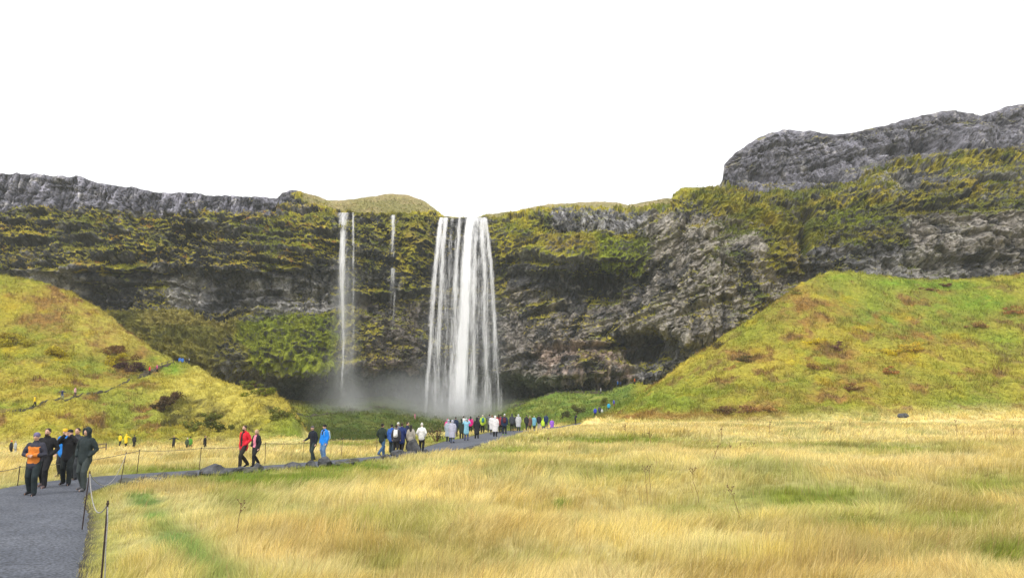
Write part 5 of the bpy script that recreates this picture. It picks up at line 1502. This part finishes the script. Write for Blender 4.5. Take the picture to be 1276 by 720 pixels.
# ------------------------------------------------------------------ dry stalks in the meadow
def stalk(u, vb, vt, label, lean=0.0, seed=0, kind=0):
    # distance from the foot of the stalk
    Y = 9.0
    for Yt in np.geomspace(8, 110, 400):
        x = (u - 638) / F * Yt
        if proj(x, Yt, Ts(x, Yt))[1] < vb: Y = Yt; break
    x = P(u, vb, Y)[0]; z = Ts(x, Y); hh = (vb - vt) / F * Y * 1.0
    rs = np.random.default_rng(seed)
    b = MB(); top_ = np.array((lean * hh, 0, hh)); rad = max(.006, .00028 * Y)
    pts = [np.array((0, 0, -.05)), top_ * .3 + (rs.normal(0, .01) * hh, 0, 0), top_ * .65 + (rs.normal(0, .02) * hh, 0, 0), top_]
    b.tube(pts, [rad, rad, rad * .8, rad * .6], 6)
    ob = b.build('dry_stalk', M_STALK); ob.location = (x, Y, z)
    tag(ob, label, 'dry plant', 'dry weed stalks in the meadow')
    b = MB()
    for q in range(6 if kind == 0 else 4):
        f = rs.uniform(.72, .98) if kind == 0 else rs.uniform(.3, .9); p = top_ * f; a = rs.uniform(0, 6.28); l_ = hh * rs.uniform(.10, .2)
        e = p + np.array((math.cos(a) * l_ * .7, math.sin(a) * l_ * .5, l_ * .8)); b.tube([p, (p + e) / 2 + (0, 0, -.01), e], [rad * .6] * 3, 5); b.ell(e, (rad * 2.6, rad * 2.6, rad * 2.0), 6, 5)
    b.build('seed_head', M_STALK, parent=ob)
    return ob


for i, (u, vb, vt, lean, lab) in enumerate([
    (293, 673, 631, .12, 'branching brown stalk standing alone in the near meadow on the left'),
    (806, 621, 584, -.05, 'left stalk of the close pair right of the meadow middle'), (810.5, 619, 583, .0, 'right stalk of the close pair right of the meadow middle'),
    (871, 628, 585, -.14, 'tall reddish stalk leaning left between the close pair and the bent one'),
    (925, 652, 613, -.30, 'bent bare stalk lower right of the tall reddish one'),
    (810, 551, 533, .0, 'thin stalk left of two on the far pale strip'), (899, 549, 531, .0, 'thin upright stalk in the middle of the far pale strip'),
    (887, 576, 553, .45, 'slanting stalk at the green band'), (912, 563, 551, -.2, 'short stalk right of the slanting one'), (922, 562, 552, .1, 'shortest stalk in the green band'),
    (940, 565, 551, .0, 'dark short stalk rightmost in the green band'), (1193, 549, 525, .0, 'thin stalk towards the right on the far pale strip'), (1265, 550, 528, -.1, 'dark stalk at the far right on the far pale strip'),
    (683, 558, 547, 0, 'tiny stalk at the meadow brow left of the middle'), (779, 540, 528, 0, 'thin stalk at the brow right of the path end'), (960, 545, 526, 0, 'faint tall stalk before the hill foot'), (1035, 542, 527, .1, 'small stalk at the hill foot')]):
    stalk(u, vb, vt, lab, lean, seed=i, kind=0 if i < 5 else 1)

# ------------------------------------------------------------------ shrubs
def shrub(u, v_, Y, r, label, col, seed=0, bare=.0, z=None, name='shrub', cat='shrub', group=None, n=None, leaf=.16, xyz=None):
    x, y, zz = P(u, v_, Y) if xyz is None else xyz
    if z is None and xyz is None: zz = Ts(x, y)
    rs = np.random.default_rng(seed)
    root = empty(name, (x, y, zz), label, cat, group)
    b = MB(); m = 9
    for i in range(m):
        a = rs.uniform(0, 6.28); e = np.array((math.cos(a) * r[0] * rs.uniform(.3, .95), math.sin(a) * r[1] * rs.uniform(.3, .9), r[2] * rs.uniform(.7, 1.25)))
        b.tube([(0, 0, -.2), e * .45 + rs.normal(0, .05, 3) * r[0], e], [.035, .022, .01], 5)
        for q in range(2):
            f = e * rs.uniform(.5, .9); g_ = f + rs.normal(0, .28, 3) * np.array(r) + (0, 0, .2 * r[2]); b.tube([f, g_], [.014, .007], 4)
    b.build('branch', M_STALK, parent=root)
    n = n or int(420 * r[0] * r[2] + 160); n = int(n * (1 - bare))
    if n > 5:
        nc_ = 9; cc_ = rs.normal(0, .45, (nc_, 3)) * np.array(r) + (0, 0, r[2] * .55); cr = rs.uniform(.25, .5, nc_)
        pick = rs.integers(0, nc_, n); d = rs.normal(size=(n, 3)); d /= np.linalg.norm(d, axis=1)[:, None]
        p = cc_[pick] + d * (cr[pick] * rs.uniform(.5, 1.0, n))[:, None] * np.array(r)
        p[:, 2] = np.maximum(p[:, 2], -.1)
        a = rs.normal(size=(n, 3)); a /= np.linalg.norm(a, axis=1)[:, None]; c_ = np.cross(a, d); c_ /= np.linalg.norm(c_, axis=1)[:, None] + 1e-6
        s_ = leaf * rs.uniform(.5, 1.3, n)[:, None]
        V = np.stack([p - a * s_, p + c_ * s_ * .5, p + a * s_, p - c_ * s_ * .5], 1)
        colr = np.array(col) * rs.uniform(.6, 1.5, (n, 1)) * (1 + .3 * (rs.random((nc_, 1))[pick] - .5))
        mesh_np('foliage', V.reshape(-1, 3), [np.arange(n * 4).reshape(n, 4)], M_LEAF, col=np.repeat(colr, 4, 0), parent=root)
    return root


DOL = (.15, .165, .03); BRN = (.13, .065, .03); YEL = (.42, .34, .02); OLV = (.16, .18, .02)
SH = [(205, 516, 121, (1.8, 1.3, 1.2), 'dark brown heathery shrub on the front of the mound', (.07, .045, .022)), (216, 502, 124, (2.0, 1.3, 1.4), 'brown shrub just above the dark one on the mound', (.10, .06, .03)),
      (245, 520, 112, (1.7, 1.2, 1.0), 'dark green shrub low on the mound front', DOL), (262, 512, 116, (1.9, 1.2, 1.1), 'large dark green shrub right of the low one', DOL), (275, 524, 110, (1.8, 1.3, 1.2), 'dark green shrub nearest the mound foot', (.09, .10, .02)),
      (310, 503, 127, (2.0, 1.2, 1.0), 'dark fringe shrub on the mound right flank', DOL), (330, 512, 122, (2.2, 1.4, 1.1), 'mossy green shrub on the mound right flank', OLV), (352, 528, 113, (2.0, 1.4, 1.3), 'dark shrub at the blunt right end of the mound', DOL), (362, 519, 117, (1.5, 1.2, 1.3), 'olive shrub at the top of the mound end', OLV),
      (158, 462, 141, (3.4, 1.8, 1.4), 'dark purple-brown shrub beside the hill path', (.07, .035, .032)), (148, 452, 145, (3.2, 2, 1.8), 'rusty shrub above the purple-brown one', (.17, .09, .03)),
      (73, 450, 138, (2.6, 1.5, 1.6), 'bright yellow bush on the open left slope', YEL), (13, 437, 140, (4.0, 2, 1.5), 'wide yellow bush at the left frame edge', (.38, .33, .03)), (140, 458, 141, (1.6, 1.2, 1.3), 'small yellow bush near the purple-brown shrub', YEL), (8, 424, 143, (3.4, 1.8, 1.3), 'yellow-gold bush above the wide one at the left edge', (.36, .28, .03)),
      (718, 513, 152, (1.7, 1.2, 1.5), 'olive shrub on the green bank above the far path', (.10, .10, .025)), (705, 517, 148, (1.4, 1, 1.0), 'small dark shrub lower left on the green bank', (.07, .08, .02)), (752, 502, 158, (1.5, 1, 1.2), 'small dark shrub on the bank towards the right hill', DOL)]
for i, (u, v_, Y, r, lab, c_) in enumerate(SH):
    shrub(u, v_, Y, r, lab, c_, seed=200 + i, group='shrubs on the slopes')
HS = [(930, 514, 'red-brown'), (905, 516, 'dark brown'), (958, 511, 'rusty'), (1060, 487, 'brown'), (1020, 462, 'russet'), (895, 434, 'dark'), (931, 452, 'dark'), (1046, 437, 'dull purple'), (1112, 468, 'orange-brown'), (1108, 442, 'yellow'), (1136, 440, 'golden'), (1160, 362, 'brown'), (1180, 358, 'dark brown'), (1265, 392, 'rust red'), (1220, 408, 'russet'), (990, 356, 'olive'), (1015, 428, 'yellow')]
hc_ = {'red-brown': (.18, .095, .04), 'dark brown': (.09, .05, .025), 'rusty': (.22, .13, .04), 'brown': (.14, .075, .03), 'russet': (.20, .12, .04), 'dark': (.06, .05, .02), 'dull purple': (.12, .06, .045), 'orange-brown': (.26, .13, .04), 'yellow': (.40, .32, .02), 'golden': (.36, .26, .03), 'rust red': (.22, .11, .04), 'olive': (.14, .13, .03)}
WH = ['at the foot of the right hill', 'low at the left of the right hill foot', 'third along the right hill foot', 'on the lower middle of the right hill', 'left of the middle of the right hill', 'high on the left edge of the right hill', 'small, on the left flank of the right hill', 'in the centre of the right hill', 'right of the centre of the right hill',
      'just right of the centre of the right hill', 'near the right of the yellow one', 'under the cliff on the right hilltop', 'right beside another under the cliff', 'at the right frame edge of the hill', 'on the upper right slope', 'near the left top of the right hill', 'small one upper left on the right hill']
for i, ((u, v_, cn_), wh) in enumerate(zip(HS, WH)):
    Y = 150
    for Yt in np.linspace(100, 160, 240):
        x = (u - 638) / F * Yt
        if proj(x, Yt, Ts(x, Yt))[1] < v_: Y = Yt; break
    rs = np.random.default_rng(i)
    k = rs.uniform(.7, 1.2)
    shrub(u, v_, Y, (2.1 * k, 1.3 * k, .75 * k), cn_ + ' low shrub ' + wh, tuple(q * 1.6 for q in hc_[cn_]), seed=300 + i, group='low shrubs on the right hill', leaf=.13)
shrub(544, 552, 60, (1.1, .7, 1.0), 'bare twiggy bush at the grass edge left of the crowd', (.05, .055, .035), seed=9, bare=.55, name='bush', leaf=.07)

# ------------------------------------------------------------------ light
w = bpy.data.worlds.new('World'); S.world = w; w.use_nodes = True
N = w.node_tree.nodes; L = w.node_tree.links; N.clear()
out = N.new('ShaderNodeOutputWorld'); bg = N.new('ShaderNodeBackground'); sky = N.new('ShaderNodeTexSky')
SUN_EL, SUN_AZ = math.radians(48), math.radians(205)
sky.sky_type = 'NISHITA'; sky.sun_disc = False; sky.sun_elevation = SUN_EL; sky.sun_rotation = SUN_AZ
sky.air_density = 1.0; sky.dust_density = 4.0
mix = N.new('ShaderNodeMix'); mix.data_type = 'RGBA'; mix.inputs[0].default_value = .88
tcn = N.new('ShaderNodeTexCoord'); cn = N.new('ShaderNodeTexNoise'); cn.inputs['Scale'].default_value = 1.6; cn.inputs['Detail'].default_value = 4
L.new(tcn.outputs['Generated'], cn.inputs['Vector'])
rp = N.new('ShaderNodeMapRange'); rp.inputs[1].default_value = .3; rp.inputs[2].default_value = .7; rp.inputs[3].default_value = 7.6; rp.inputs[4].default_value = 8.8
L.new(cn.outputs[0], rp.inputs[0])
cc = N.new('ShaderNodeCombineColor'); L.new(rp.outputs[0], cc.inputs[0]); L.new(rp.outputs[0], cc.inputs[1]); L.new(rp.outputs[0], cc.inputs[2])
L.new(sky.outputs[0], mix.inputs[6]); L.new(cc.outputs[0], mix.inputs[7])
L.new(mix.outputs[2], bg.inputs[0]); bg.inputs[1].default_value = .12; L.new(bg.outputs[0], out.inputs[0])
sd = bpy.data.lights.new('sun', 'SUN'); sd.energy = 1.4; sd.angle = math.radians(14); sd.color = (1, .96, .90)
so = bpy.data.objects.new('sun', sd); COL.objects.link(so)
# light comes from behind the viewer, left of the axis
so.rotation_euler = (math.radians(90) - SUN_EL, 0, math.radians(-25))
S.view_settings.view_transform = 'Standard'; S.view_settings.look = 'None'; S.view_settings.gamma = 1
S.view_settings.exposure = .62; S.view_settings.use_curve_mapping = False
S.cycles.use_denoising = True
S.cycles.max_bounces = 6; S.cycles.diffuse_bounces = 3; S.cycles.transparent_max_bounces = 24; S.cycles.volume_bounces = 1
S.cycles.use_adaptive_sampling = True; S.cycles.adaptive_threshold = .01

hz, nt, N, L = new_mat('valley_air')
out = N.new('ShaderNodeOutputMaterial'); pv_ = N.new('ShaderNodeVolumePrincipled'); L.new(pv_.outputs[0], out.inputs['Volume'])
pv_.inputs['Color'].default_value = (.86, .93, 1, 1); pv_.inputs['Density'].default_value = .00022; pv_.inputs['Anisotropy'].default_value = .1
b = MB(); b.box((0, 100, 46), (700, 520, 107))
tag(b.build('haze', hz, smooth=False), kind='stuff')
